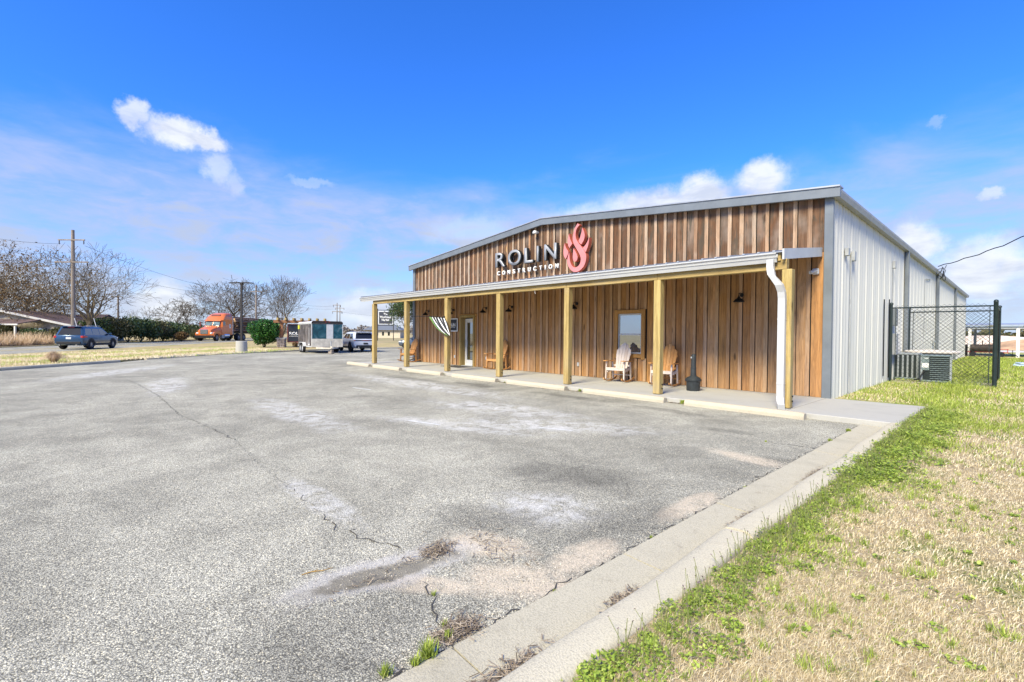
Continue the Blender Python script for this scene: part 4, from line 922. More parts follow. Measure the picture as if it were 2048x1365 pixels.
def bare_tree(nm,x,y,H,label,seed,depth=6,kids=(2,3),trunk=.3,first=.22,spread=.5,up=.10,mat=None,stems=1,leaf=None,nleaf=0,lsize=.12,lean=0,minr=.012,group=None,wscale=1.0):
    rnd=random.Random(seed); r=empty(nm,(x,y,0),0,label,'tree',group); tb=MB(); tips=[]; b=MB()
    for s in range(stems):
        d=Vector((rnd.gauss(0,.06)+(.35*math.cos(s*2.1) if stems>1 else lean),rnd.gauss(0,.06)+(.35*math.sin(s*2.1) if stems>1 else 0),1)).normalized()
        h=H*first; top=d*h; tb.tube([Vector((0,0,-.1)),Vector((0,0,.25)),top*.5,top],[trunk*1.5,trunk*1.1,trunk*.95,trunk*.85],8)
        kn=rnd.randint(3,4) if stems==1 else 3
        for k in range(kn):
            an=k*6.283/kn+rnd.uniform(-.4,.4); sp=spread*rnd.uniform(.6,1.15) if k else .12
            nd_=(d*math.cos(sp)+Vector((math.cos(an),math.sin(an),0))*math.sin(sp)).normalized()
            branch_mesh(b,rnd,top,nd_,H*.24,trunk*(.62 if k else .7),depth-1,tips,spread,up,kids,.13,minr)
    zs=max(v[2] for v in b.v); k=H/zs
    for mb in (tb,b): mb.v=[(v[0]*k*wscale,v[1]*k*wscale,v[2]*k) for v in mb.v]
    tb.build('trunk',mat or BARK,r,smooth=True,fix=False); b.build('crown',mat or BARK,r,fix=False)
    if leaf is not None:
        g=np.random.default_rng(seed); T=np.array([list(t[0]) for t in tips])*np.array([k*wscale,k*wscale,k]); idx=g.integers(0,len(T),nleaf)
        C=T[idx]+g.normal(size=(nleaf,3))*np.array([.35,.35,.25]); quads('leaves',leaf_array(C,lsize,g),leaf,g.random(nleaf),r)
    return r
def leaf_bush(nm,x,y,rx,ry,H,n,size,mat,label,cat,seed,group=None,lumps=7,z0=0.0,stem=True,core=.55):
    g=np.random.default_rng(seed); r=empty(nm,(x,y,0),0,label,cat,group)
    cs=g.normal(size=(lumps,3)); cs/=np.linalg.norm(cs,axis=1)[:,None]; cs*=g.uniform(.25,.62,size=(lumps,1)); cs[0]=0
    rad=g.uniform(.36,.55,size=lumps); rad[0]=.72
    P=[];S=[]
    for c,q in zip(cs,rad):
        m_=int(n*q*q/(rad**2).sum()); d=g.normal(size=(m_,3)); d/=np.linalg.norm(d,axis=1)[:,None]; rr=q*(core+(1-core)*g.random((m_,1))**.6)*(1+.10*np.sin(d[:,:1]*9+d[:,1:2]*7)); P.append(c+d*rr)
    P=np.concatenate(P); P=P[(np.abs(P[:,2])<1)]
    sh=np.clip((np.linalg.norm(P,axis=1)-.35)/.6,0,1)
    C=np.stack([P[:,0]*rx,P[:,1]*ry,z0+(P[:,2]*.5+.5)*(H-z0)],1); C=C[C[:,2]>.02]
    quads('foliage',leaf_array(C,size,g,.8),mat,g.random(len(C)),r)
    if stem:
        b=MB()
        for k in range(5): b.tube([(0,0,-.05),(rx*.3*math.cos(k*1.3),ry*.3*math.sin(k*1.3),H*.45),(rx*.55*math.cos(k*1.3),ry*.55*math.sin(k*1.3),H*.75)],[.05,.03,.012],5)
        b.build('stems',BARK,r,fix=False)
    return r
def blade_clump(nm,x,y,R0,H,n,mat,label,cat,seed,group=None,droop=.6,base=.25,z=.1,w=.006):
    g=np.random.default_rng(seed); an=g.uniform(0,2*PI,n); out=g.random(n)**.6; V=[]
    h=H*g.uniform(.6,1.1,n)*(1-.35*out); bx=base*R0*out*np.cos(an); by=base*R0*out*np.sin(an); tx=R0*out*np.cos(an)*1.0+g.normal(0,.05,n); ty=R0*out*np.sin(an)+g.normal(0,.05,n)
    a=np.stack([bx,by,np.zeros(n)],1); mid=np.stack([(bx*.6+tx*.4),(by*.6+ty*.4),h],1); tip=np.stack([tx*1.25,ty*1.25,h*(1-droop*out)],1)
    sx=np.stack([-np.sin(an+.6),np.cos(an+.6),np.zeros(n)],1)*w*g.uniform(.6,1.5,(n,1))
    q1=np.stack([a-sx,a+sx,mid+sx*.8,mid-sx*.8],1); q2=np.stack([mid-sx*.8,mid+sx*.8,tip+sx*.15,tip-sx*.15],1)
    r_=g.random(n); o=quads(nm,np.concatenate([q1,q2]),mat,np.concatenate([r_,r_])); o.location=(x,y,z); return tag(o,label,cat,group)

# ================================================================ left side: poles, house, trees
def pole(x,y,H,label,arms,rot_,r0=.16,guy=False):
    p=empty('utility_pole',(x,y,0),rot_,label,'utility pole','utility poles along the road')
    MB().tube([(0,0,-.2),(0,0,H)],[r0,r0*.7],10).build('shaft',POLEW,p,smooth=True)
    for z,w in arms:
        MB().box((0,-r0*.75,z),(w,.10,.12)).build('crossarm',POLEW,p)
        for sx in(-1,1):
            MB().lathe([(.03,0),(.06,-.08),(.03,-.12),(.06,-.2),(.03,-.26),(.06,-.34),(.02,-.42)],(sx*w*.46,-r0*.75,z-.06),'z',8).build('insulator',DARKB,p)
    if guy:
        for dx in (1.5,3.6): MB().tube([(dx-1.1,-.3,2.9),(dx,-.6,0)],.025,5).build('guy_guard',WPOST,p)
    return p
RA=math.atan2(Rv.y,Rv.x)
pole(-70.7,.5,12.5,'tall weathered utility pole with two crossarms behind the blue car',[(11.4,2.9),(9.0,3.7)],RA,.21,True)
pole(-97.2,5.9,7.0,'short utility pole standing among the evergreen hedge',[(6.9,1.6)],RA,.17)
pole(-101,26.7,10.6,'utility pole rising between the log truck and the round bush',[(9.3,2.2)],RA,.2)
pole(-108,45.6,8.4,'thin distant utility pole with two crossarms above the box trailer',[(7.9,1.8),(6.4,2.2)],RA,.13)
pole(-123,52.7,8.7,'farthest thin utility pole beside its twin above the box trailer',[(8.0,2.4),(7.0,1.6)],RA,.13)
pole(-62.4,-8.5,12.0,'utility pole carrying the wires beyond the brown house',[(11.0,2.9)],RA,.25)
def wire(p0,p1,sag,label):
    p0=Vector(p0);p1=Vector(p1); b=MB(); b.tube([p0.lerp(p1,k/16)-Vector((0,0,sag*4*(k/16)*(1-k/16))) for k in range(17)],.016,4); o=b.build('power_line',BLACK); return tag(o,label,'power line','overhead power lines')
def off(x,y,d,z): return (x+Rv.x*d,y+Rv.y*d,z)
wire(off(-70.7,.5,-1.3,11.0),off(-62.4,-8.5,-1.3,10.7),.5,'thin wire from the tall two armed pole towards the brown house pole')
wire(off(-70.7,.5,1.6,8.4),off(-101,26.7,1.0,9.0),1.2,'lower thin wire strung from the tall two armed pole past the white cloud')
wire(off(-70.7,.5,1.3,10.8),off(-101,26.7,-1.0,9.0),1.0,'upper thin wire strung from the tall two armed pole past the white cloud')
wire(off(-101,26.7,1.0,9.0),off(-108,45.6,-.8,7.7),.9,'thin wire crossing from the pole by the bush to the twin distant poles')
wire(off(-101,26.7,-1.0,9.0),off(-123,52.7,-.9,7.8),1.1,'thin wire crossing behind to the farthest twin pole')
wire(off(-108,45.6,.9,6.3),(-150,110,8.0),1.0,'thin wire running off from the twin poles above the market sign')
# brown roofed house
HW=plain('house_wall',(.42,.37,.30),.9,0,.25,3); HR=plain('brown_shingles',(.13,.085,.075),.9,0,.3,6,.4,30); HT=plain('house_trim',(.62,.60,.56),.6,0,.05,3)
hs_=empty('ranch_house',(-84.5,-5.6,0),RA,'low brown roofed ranch house behind the dry brush across the road','house')
MB().box((0,3,1.15),(17.4,6,2.3)).build('wall',HW,hs_)
MB().prism([(-9.5,2.05),(0,4.0),(9.5,2.05),(9.5,1.85),(0,3.8),(-9.5,1.85)],(-.6,7),lambda u,v,w:(u,w,v)).build('roof',HR,hs_)
for s in (-1,1): MB().prism([(s*9.55,1.84),(0,3.79),(0,4.03),(s*9.55,2.08)],(-.72,-.61),lambda u,v,w:(u,w,v)).build('rake_board',HT,hs_)
MB().prism([(-8.7,2.25),(8.7,2.25),(0,3.74)],(-.02,.1),lambda u,v,w:(u,w,v)).build('gable_wall',HW,hs_)
MB().box((-1.5,11.5,1.1),(8,6.6,2.2)).build('wing_wall',HW,hs_); MB().prism([(7.2,2.1),(11.5,3.9),(15.6,2.1)],(-6.5,3.1),lambda u,v,w:(w,u,v)).build('wing_roof',HR,hs_)
MB().prism([(-3.4,2.2),(-.7,2.75),(-.7,2.85),(-3.4,2.3)],(-6,5.2),lambda u,v,w:(w,u,v)).build('porch_roof',HR,hs_); MB().box((-.4,-3.45,2.2),(11.3,.08,.16)).build('porch_fascia',HT,hs_)
for x in (-5.5,-1,4.8): MB().box((x,-3.3,1.1),(.16,.16,2.2)).build('porch_post',HT,hs_)
MB().box((1.2,-.03,1.25),(1.5,.08,1.1)).build('window',GLASSW,hs_); MB().box((4.5,-.03,1.25),(1.5,.08,1.1)).build('window',GLASSW,hs_); MB().box((-2,-.03,1.05),(1,.08,2.1)).build('door',DARKB,hs_)
# trees
TG='bare trees across the road'
bare_tree('oak_tree',-88.2,-4.6,12.6,'wide spreading rust leaved tree over the brown house',3,6,(2,3),.36,.10,.75,.02,BARKP,3,RUST,11000,.12,wscale=1.4,group=TG,minr=.014)
bare_tree('oak_tree',-96,-11,14,'taller rust leaved tree behind the brown house roof',31,6,(2,3),.36,.14,.6,.04,BARKP,1,RUST,8000,.14,wscale=1.3,group=TG,minr=.014)
bare_tree('bare_tree',-77.6,1.95,12.4,'bare tree with pale forked trunk right beside the tall utility pole',12,6,(2,3),.32,.20,.55,.10,BARKP,1,wscale=1.25,group=TG,minr=.014)
bare_tree('bare_tree',-126,27.8,14.6,'bare spreading tree rising behind the log truck',23,6,(2,3),.34,.16,.62,.05,BARK,2,wscale=1.45,group=TG,minr=.022)
bare_tree('bare_tree',-85,26.2,11.6,'tall bare tree behind the round bush and wooden sign frame',34,6,(2,3),.24,.22,.45,.14,BARK,2,wscale=1.0,group=TG,minr=.016)
bare_tree('bare_tree',-104,15.4,7.2,'low bare tree standing between the hedge and the truck cab',45,6,(2,3),.2,.14,.65,.05,BARK,2,wscale=1.25,group=TG,minr=.02)
bare_tree('bare_tree',-95,9.6,5.6,'small slender bare tree above the evergreen hedge',46,5,(2,3),.1,.2,.5,.1,BARKP,1,group=TG,minr=.014)
bare_tree('leafy_tree',-79.3,47.05,8.2,'dark leaved tree seen past the end of the porch',57,6,(2,3),.22,.25,.5,.1,BARK,1,EVER,5200,.17,group=None,minr=.02)
ss=[(-79.5,2.6,2.6,3.5),(-80.8,4.4,2.4,3.9),(-82.6,6.0,2.8,3.6),(-85,7.6,2.6,4.0),(-87.5,9.2,2.8,3.4),(-90.5,10.8,2.6,3.7),(-94,12.6,2.8,3.5),(-98,14.0,3.0,3.2),(-102.5,17.2,3.0,3.0)]
hl=['at the end beside the pale forked tree','second from the pale forked tree','third from the pale forked tree','below the short utility pole','next past the short utility pole','under the slender bare tree','towards the low bare tree','below the low bare tree','at the end beside the truck cab']
for k,(x,y,r0,H) in enumerate(ss): leaf_bush('hedge_shrub',x,y,r0,r0,H,3000,.16,EVER if k%3!=1 else OLIVE,'dark evergreen hedge shrub '+hl[k],'shrub',60+k,'evergreen hedge across the road',18,core=.35)
for k,(x,y,r0,H,m_,lb) in enumerate(((-86.5,12.6,1.3,1.7,RUST,'low brown domed shrub on the far verge before the hedge'),(-91,15.6,1.5,2.2,OLIVE,'pale olive feathery shrub on the far verge left of the truck'),(-74.5,-.6,1.6,2.2,OLIVE,'olive shrub before the house behind the blue car'),(-80,-5.2,1.8,2.6,OLIVE,'tangled olive shrub before the ranch house porch'),(-77.6,-2.6,1.5,2.0,EVER,'dark green shrub beside the ranch house corner'))):
    leaf_bush('verge_shrub',x,y,r0,r0,H,2600,.11,m_,lb,'shrub',80+k,'roadside shrubs',6)
g=np.random.default_rng(5); n=9000   # dry brush along the far side of the road
s_=g.uniform(26,60,n); nn=-34.6-g.random(n)**1.5*2.6; px_=RD.x*s_+RN.x*nn; py_=RD.y*s_+RN.y*nn; h=g.uniform(.5,1.5,n)*(.6+.4*np.sin(s_*1.3)**2)
a=np.stack([px_,py_,np.full(n,.05)],1); tp_=a+np.stack([g.normal(0,.3,n),g.normal(0,.3,n),h],1); sx=np.stack([np.full(n,Rv.x),np.full(n,Rv.y),np.zeros(n)],1)*g.uniform(.012,.03,(n,1))
o=quads('dry_brush',np.stack([a-sx,a+sx,tp_+sx*.2,tp_-sx*.2],1),CLUMP,g.random(n)); tag(o,'tall tan dry grass along the far side of the road','grass',kind='stuff')
blade_clump('ornamental_grass',-30.4,-.45,.62,.56,420,CLUMP,'tan fountain grass clump on the verge by the lot kerb','grass clump',9,droop=.8,w=.0045,base=.12)
leaf_bush('round_bush',-49.9,13.9,1.68,1.62,2.95,15000,.085,GLOSSY,'dense round glossy green bush beside the lamp post','bush',91,None,16,core=.72)
# distant woods
def woods(nm,pts,H,n,mat,label,seed,size=1.2):
    g=np.random.default_rng(seed); P=np.array(pts,float); seg=g.integers(0,len(P)-1,n); u=g.random(n)[:,None]
    q=P[seg]*(1-u)+P[seg+1]*u+g.normal(0,7,(n,2)); base=np.hypot(q[:,0],q[:,1]); hh=H*(.55+.45*np.sin(q[:,0]*.09+q[:,1]*.13)**2)*(.8+.2*np.sin(q[:,0]*.5)); z=hh*g.random(n)**.8
    o=quads(nm,leaf_array(np.stack([q[:,0],q[:,1],z],1),size,g,1.5),mat,g.random(n)); return tag(o,label,'woods',kind='stuff')
woods('far_woods',[(-420,-60),(-430,60),(-420,160),(-380,260),(-330,330)],8.5,14000,GREYTWIG,'grey leafless woods along the horizon left of the warehouse',1)
woods('far_woods',[(-60,330),(0,340),(60,330),(120,320)],8,6000,OLIVE,'olive scrub woods along the horizon behind the carport',2)
# ================================================================ lamp post, sign frame, bed, market sign, far house
lp=empty('lamp_post',(-39.25,9.4,.1),RA,'dark bronze parking lot lamp post with flat twin heads on concrete base','lamp post')
MB().lathe([(.40,-.1),(.37,.78),(.34,.80)],(0,0,0),'z',20).build('concrete_base',SLAB,lp,smooth=True)
MB().box((0,0,.84),(.34,.34,.08)).build('base_cover',DARKB,lp); MB().box((0,0,2.95),(.13,.13,4.2),ch=.01).build('shaft',DARKB,lp); MB().box((0,0,5.05),(.2,.2,.14),ch=.02).build('head_hub',DARKB,lp)
for s in(-1,1): MB().box((s*.46,0,5.09),(.74,.36,.06),rot(0,s*.03,0),.015).build('lamp_head',DARKB,lp)
STN=plain('stone_face',(.24,.20,.18),.9,0,.5,9,.8,14); CED=wood('cedar_sign_timber',[(.36,.17,.085),(.42,.2,.1)],.3,.1,.6); CEDX=wood('cedar_beam',[(.36,.17,.085),(.30,.15,.08)],.3,.1,.6,axis='x')
fr=empty('sign_frame',(-48.9,15.15,.08),math.atan2(3.15,1.57),'cedar pergola frame on stone piers carrying the roadside ROLIN sign','sign frame')
for x in (0,3.7):
    pr=MB().box((0,0,.43),(.64,.64,.86)).build('stone_pier',STN,fr); pr.location=(x,0,0)
    rr=random.Random(int(x))
    for zz in range(4):
        for xx in range(3):
            MB().box((-.24+xx*.24+rr.uniform(-.02,.02),-.36,.11+zz*.21),(.23,.1,.195),None,.03).build('stone',STN,pr); MB().box((.36,-.24+xx*.24,.11+zz*.21),(.1,.23,.195),None,.03).build('stone',STN,pr)
    MB().box((0,0,.9),(.84,.84,.08),ch=.02).build('cap',SLAB,pr)
    MB().box((x,0,1.72),(.32,.32,1.6),ch=.02).build('post',CED,fr)
for y in (-.22,.22): MB().box((1.85,y,2.52),(5.0,.1,.26),ch=.01).build('beam',CEDX,fr)
for k in range(7): MB().box((-.25+k*.7,0,2.76),(.16,1.3,.22),ch=.01).build('rafter_tail',TREATED,fr)
rs=empty('roadside_sign',(-48.9+1.57*.449,15.15+3.15*.449,.1),math.atan2(3.15,1.57),'dark red framed ROLIN sign panel partly hidden by the box trailer','sign')
MB().box((-.0,0,1.38),(2.10,.10,1.78),ch=.01).build('frame',plain('oxblood_paint',(.16,.03,.03),.6),rs); MB().box((0,-.056,1.38),(1.92,.02,1.58)).build('sign_panel',BLUEB,rs)
def local_text(par,s,x0,x1,z0,z1,yf,mat,bold=.02,nm='lettering'):
    st=par.location.copy(); par.location=(0,0,0); o=letter(nm,s,x0,x1,z0,z1,yf,.006,par,[mat],bold); par.location=st; return o
local_text(rs,'ROLIN',-.84,.36,1.22,1.50,-.075,CWH); local_text(rs,'CONSTRUCTION',-.84,.36,1.06,1.13,-.075,CWH)
rk=MB().box((.1,-.08,.42),(2.2,.06,.05)).build('lower_rail',CEDX,rs)
bd=sheet('planting_bed',[(-49.2,16.0),(-47.5,16.6),(-47.1,18.6),(-48.3,18.9)],.115,plain('mulch',(.09,.06,.045),.95,0,.4,20,.6,40))
for k,(x,y) in enumerate(((-48.4,16.3),(-48.05,17.0),(-47.7,17.8))): leaf_bush('bed_shrub',x,y,.42,.42,.75,700,.05,RUST if k!=1 else EVER,['small dark shrub in the bed nearest the stone pier','small green shrub in the middle of the sign bed','small dark shrub in the bed nearest the trailer'][k],'shrub',120+k,'shrubs in the sign bed',4)
mk=empty('market_sign',(-91.2,48.9,0),RA+.12,'navy roadside sign reading The Warehouse Market on two poles','sign')
for x in (-1.62,1.62): MB().box((x,0,3.3),(.14,.14,6.7)).build('post',DARKB,mk)
for z in (3.15,6.35): MB().box((0,0,z),(3.3,.12,.12)).build('rail',DARKB,mk)
MB().box((0,0,4.75),(2.95,.1,2.75)).build('border',CWH,mk); MB().box((0,-.06,4.75),(2.72,.03,2.5)).build('sign_panel',plain('slate_panel',(.05,.055,.075),.6),mk)
for s,x0,x1,z0,z1 in (('The',-.42,.42,5.3,5.75),('Warehouse',-1.18,1.18,4.65,5.15),('Market',-.78,.78,4.05,4.55)): local_text(mk,s,x0,x1,z0,z1,-.09,CWH,.03)
fh=empty('distant_house',(-137,73.4,0),RA,'distant low house with grey hip roof below the market sign','house')
MB().box((0,0,1.2),(11,7,2.4)).build('wall',plain('cream_wall',(.55,.48,.36),.8),fh); MB().add([(-6.2,-4.2,2.4),(6.2,-4.2,2.4),(6.2,4.2,2.4),(-6.2,4.2,2.4),(-2.5,0,4.4),(2.5,0,4.4)],[(0,1,5,4),(1,2,5),(2,3,4,5),(3,0,4),(3,2,1,0)]).build('roof',plain('slate_roof',(.13,.145,.17),.8),fh)
for x in (-3.6,-1.6,.2,2): MB().box((x,-3.52,1.3),(.6,.06,1.1)).build('window',GLASSW,fh)

# ================================================================ vehicles
TYRE=plain('tyre_rubber',(.016,.016,.017),.85,0,.2,9); ALLOY=plain('alloy_rim',(.42,.42,.43),.35,.7,.1,5); RIMD=plain('dark_rim',(.05,.05,.055),.4,.5,.1,5)
CARG=glass('car_glass',(.012,.018,.026),.10,.03); TAIL=plain('tail_lamp_red',(.48,.03,.025),.25,0,.05,3,coat=.5); HEADL=plain('head_lamp',(.75,.75,.72),.15,0,.05,3,coat=.5); CHROME=plain('chrome',(.62,.62,.62),.18,.9,.05,3); TRIMB=plain('black_trim',(.018,.018,.019),.6,0,.1,5); PLATE=plain('licence_plate',(.62,.62,.58),.5,0,.05,3)
def paint(nm,c,metal=.35,rough=.28): 
    return plain(nm,c,rough,metal,.04,2,coat=.6)
def wheel(par,x,y,r,w,rim=None,spokes=6,nm='wheel'):
    s=1 if y>0 else -1
    o=MB().lathe([(r*.62,-w/2),(r*.93,-w/2),(r,-w*.33),(r,w*.33),(r*.93,w/2),(r*.62,w/2)],(0,0,0),'y',26,cap=False).build(nm,TYRE,par,smooth=True); o.location=(x,y,r)
    MB().lathe([(r*.64,s*-.1*w),(r*.6,s*.1*w),(r*.02,s*.06*w)],(0,0,0),'y',26,cap=False).build('wheel_well',RIMD,o)
    b=MB(); b.lathe([(r*.66,s*w*.46),(r*.69,s*w*.5),(r*.66,s*w*.3),(r*.58,s*w*.28)],(0,0,0),'y',26,cap=False)
    for k in range(spokes):
        a_=2*PI*k/spokes; b.box((r*.34*math.cos(a_),s*w*.34,r*.34*math.sin(a_)),(r*.64,w*.12,r*.13),Matrix.Rotation(-a_,3,'Y'))
    b.lathe([(r*.15,s*w*.25),(r*.15,s*w*.44),(r*.05,s*w*.46)],(0,0,0),'y',14); b.build('rim',rim or ALLOY,o)
    return o
def loft(b,secs):
    n=len(secs[0]); vs=[p for s in secs for p in s]; fs=[]
    for i in range(len(secs)-1):
        for k in range(n): fs.append((i*n+k,i*n+(k+1)%n,(i+1)*n+(k+1)%n,(i+1)*n+k))
    fs+=[tuple(range(n)),tuple((len(secs)-1)*n+k for k in range(n))]; b.add(vs,fs)
def car(root,pm,st,H,gb,gt,wb,wr,rim,inset=(.07,.27),clad=True,roofm=None,pill=(.33,.62)):
    """st: body stations (x,zb,zt,hw); gb/gt: glasshouse base and top x range; wb: wheel x positions"""
    b=MB(); secs=[]
    for x,zb,zt,hw in st:
        h=[(0,zb),(hw-.14,zb),(hw-.03,zb+.1),(hw,zb+.38*(zt-zb)),(hw-.005,zb+.62*(zt-zb)),(hw-.05,zt-.06),(hw-.13,zt),(0,zt+.015)]
        secs.append([(x,y,z) for y,z in h]+[(x,-y,z) for y,z in h[-2:0:-1]])
    loft(b,secs); body=b.build('body',pm,root,smooth=True)
    hwm=max(s[3] for s in st); belt=sorted(s[2] for s in st)[len(st)*2//3]; yb,yt=hwm-inset[0],hwm-inset[1]
    def lev(z): return (z-belt)/(H-belt)
    def X(z,e): t=lev(z); return gb[e]+(gt[e]-gb[e])*t
    def Y(z): t=lev(z); return yb+(yt-yb)*t
    b=MB(); rings=[]
    for z,ins in ((belt-.05,0),(H-.13,0),(H-.05,.035),(H,.16)):
        xa,xb_,hy=X(z,0)+ins*1.2,X(z,1)-ins*1.6,Y(z)-ins; c=.12
        rings.append([(xa,-hy+c,z),(xa+c*.8,-hy,z),(xb_-c*1.5,-hy,z),(xb_,-hy+c*1.6,z),(xb_,hy-c*1.6,z),(xb_-c*1.5,hy,z),(xa+c*.8,hy,z),(xa,hy-c,z)])
    loft(b,rings); b.build('cabin',pm,root,smooth=True)
    z0,z1=belt+.03,H-.15
    L0=lambda z:X(z,0)+.22; L1=lambda z:X(z,1)-.30
    cuts=[0.0,*pill,1.0]
    for s in(-1,1):
        for i in range(len(cuts)-1):
            q=[]
            for z,uu in ((z0,cuts[i]),(z0,cuts[i+1]),(z1,cuts[i+1]),(z1,cuts[i])):
                m_=.035*(1 if uu==cuts[i] else -1); xw=L0(z0)+(L1(z0)-L0(z0))*uu if 0<uu<1 else (L0(z) if uu==0 else L1(z)); q.append((xw+m_,s*(Y(z)+.004),z))
            q2=[(x,y-s*.012,z) for x,y,z in q]
            MB().add(q+q2,[(0,1,2,3),(7,6,5,4),(0,4,5,1),(1,5,6,2),(2,6,7,3),(3,7,4,0)]).build('side_window',CARG,root)
        MB().box((X(z0,1)-.30,s*(yb+.12),z0+.08),(.12,.24,.15),None,.03).build('door_mirror',pm,root)
        b=MB(); b.box(((wb[0]+wb[1])/2,s*(hwm-.0),st[len(st)//2][1]+.09),(wb[1]-wb[0]-2.35*wr,.05,.16),None,.015); b.build('sill_trim',TRIMB if clad else pm,root)
        b=MB().box(((wb[0]+wb[1])/2+.05,s*(hwm+.003),st[len(st)//2][1]+.24),(wb[1]-wb[0]-2.5*wr,.02,.03)); b.build('side_moulding',CHROME,root)
        for q in (0,.52,1.0): 
            xx=wb[0]+wr*1.25+(wb[1]-wb[0]-2.5*wr)*q
        MB().box(((wb[0]+wb[1])/2-.1,s*(hwm+.012),belt-.15),(.18,.03,.03),None,.008).build('door_handle',pm,root)
    for e,nm in ((1,'windscreen'),(0,'rear_window')):
        sg=1 if e else -1; q=[]
        for z,k in ((z0,1),(z0,-1),(z1+.02,-1),(z1+.02,1)): q.append((X(z,e)+sg*.006,k*(Y(z)-.16),z))
        q2=[(x-sg*.015,y,z) for x,y,z in q]
        MB().add(q+q2,[(0,1,2,3),(7,6,5,4),(0,4,5,1),(1,5,6,2),(2,6,7,3),(3,7,4,0)]).build(nm,CARG if e else PRIV,root)
    for x in wb:
        for s in(-1,1):
            b=MB(); n=20; ro,ri=wr*1.24,wr*.4; vs=[];fs=[]
            for k in range(n+1):
                a_=-.28+(PI+.56)*k/n; vs+=[(x+ro*math.cos(a_),s*(hwm+.006),wr*.98+ro*math.sin(a_)*.98),(x+ri*math.cos(a_),s*(hwm+.006),wr*.98+ri*math.sin(a_)),(x+ro*math.cos(a_),s*(hwm-.09),wr*.98+ro*math.sin(a_)*.98)]
            for k in range(n): fs+=[(3*k,3*k+3,3*k+4,3*k+1),(3*k,3*k+2,3*k+5,3*k+3)]
            b.add(vs,fs).build('wheel_arch',TRIMB,root,fix=False)
            wheel(root,x,s*(hwm-.095),wr,.24,rim)
    return belt,hwm,X,Y
# blue SUV driving along the road
hd=math.atan2(RD.y,RD.x)
cx,cy=rp(0,0); 
def on_road(s,n): return rp(s,n)
PRIV=plain('privacy_glass',(.012,.016,.03),.5,0,.1,2,spec=.05)
BLUE=paint('blue_metallic',(.028,.068,.13))
sv=empty('blue_car',(-54.6,1.35,.024),hd,'dark blue sport utility car driving away along the road','car')
sv.scale=(1.03,1.03,1.06); bl,hw,X,Y=car(sv,BLUE,[(-2.53,.56,1.02,.80),(-2.50,.42,1.08,.93),(-2.36,.34,1.12,.985),(-1.9,.30,1.12,1.0),(0,.29,1.10,1.0),(1.15,.29,1.09,1.0),(1.5,.29,1.08,.99),(2.2,.32,1.0,.965),(2.42,.36,.90,.91),(2.53,.46,.76,.80)],1.77,(-2.44,1.30),(-2.12,.38),(-1.52,1.50),.40,ALLOY)
for s in(-1,1):
    b=MB(); b.box((-2.43,s*.84,.97),(.19,.30,.17),rot(0,0,s*.22),.03); b.box((-2.2,s*.985,.99),(.34,.05,.12),rot(0,0,s*-.02),.015); b.build('tail_lamp',TAIL,sv)
    MB().box((2.34,s*.78,.86),(.30,.3,.13),rot(0,0,-s*.35),.03).build('head_lamp',HEADL,sv); MB().tube([(-2.50,s*.55,.36),(-2.62,s*.55,.35)],.05,10).build('exhaust_tip',CHROME,sv)
    MB().tube([(-1.9,s*.72,1.775),(-1.8,s*.72,1.82),(.1,s*.70,1.83),(.25,s*.70,1.775)],.018,6).build('roof_rail',CHROME,sv)
MB().box((-2.50,0,.52),(.1,1.62,.20),None,.03).build('rear_bumper_trim',TRIMB,sv); MB().box((-2.525,0,.88),(.02,.34,.16)).build('licence_plate',PLATE,sv); MB().box((-2.515,0,1.01),(.03,1.0,.04),None,.01).build('tailgate_strip',CHROME,sv)
MB().box((-2.16,0,1.72),(.06,.42,.05)).build('brake_lamp',TAIL,sv); MB().box((-2.18,0,1.755),(.26,1.3,.035),rot(0,.1,0),.012).build('roof_spoiler',BLUE,sv)
# white SUV parked beside the trailer
PEARL=paint('pearl_white',(.62,.65,.70),.1,.3)
hdg=math.atan2(.145,-.99); cpos=Vector((-39.1,18.25))
wv=empty('white_car',(cpos.x,cpos.y,.0),hdg,'white luxury sport utility car parked beside the box trailer','car')
car(wv,PEARL,[(-2.42,.58,1.0,.80),(-2.38,.44,1.06,.95),(-2.2,.34,1.09,1.0),(-1.6,.30,1.10,1.02),(0,.28,1.08,1.0),(1.2,.28,1.06,1.0),(1.5,.28,1.05,.99),(2.15,.32,.97,.95),(2.36,.38,.86,.88),(2.45,.48,.72,.76)],1.66,(-2.30,1.30),(-1.72,.35),(-1.48,1.45),.40,RIMD,roofm=TRIMB)
MB().box((-2.415,0,.95),(.04,1.66,.085),None,.015).build('tail_lamp_bar',TRIMB,wv); MB().box((-2.44,-.0,.955),(.02,.6,.02)).build('badge_strip',TAIL,wv)
for s in(-1,1): MB().box((-2.39,s*.83,.95),(.06,.24,.06),rot(0,0,s*.15),.01).build('tail_lamp',TAIL,wv); MB().tube([(-2.40,s*.6,.40),(-2.50,s*.6,.40)],.06,10).build('exhaust_tip',CHROME,wv); MB().box((2.25,s*.76,.84),(.25,.28,.10),rot(0,0,-s*.35),.02).build('head_lamp',HEADL,wv)
MB().box((-2.41,0,.46),(.12,1.5,.22),None,.04).build('rear_diffuser',TRIMB,wv); MB().box((-2.44,0,.70),(.02,.36,.13)).build('licence_plate',TRIMB,wv); MB().box((-1.9,0,1.62),(.34,1.3,.04),rot(0,.05,0),.012).build('roof_spoiler',PEARL,wv)
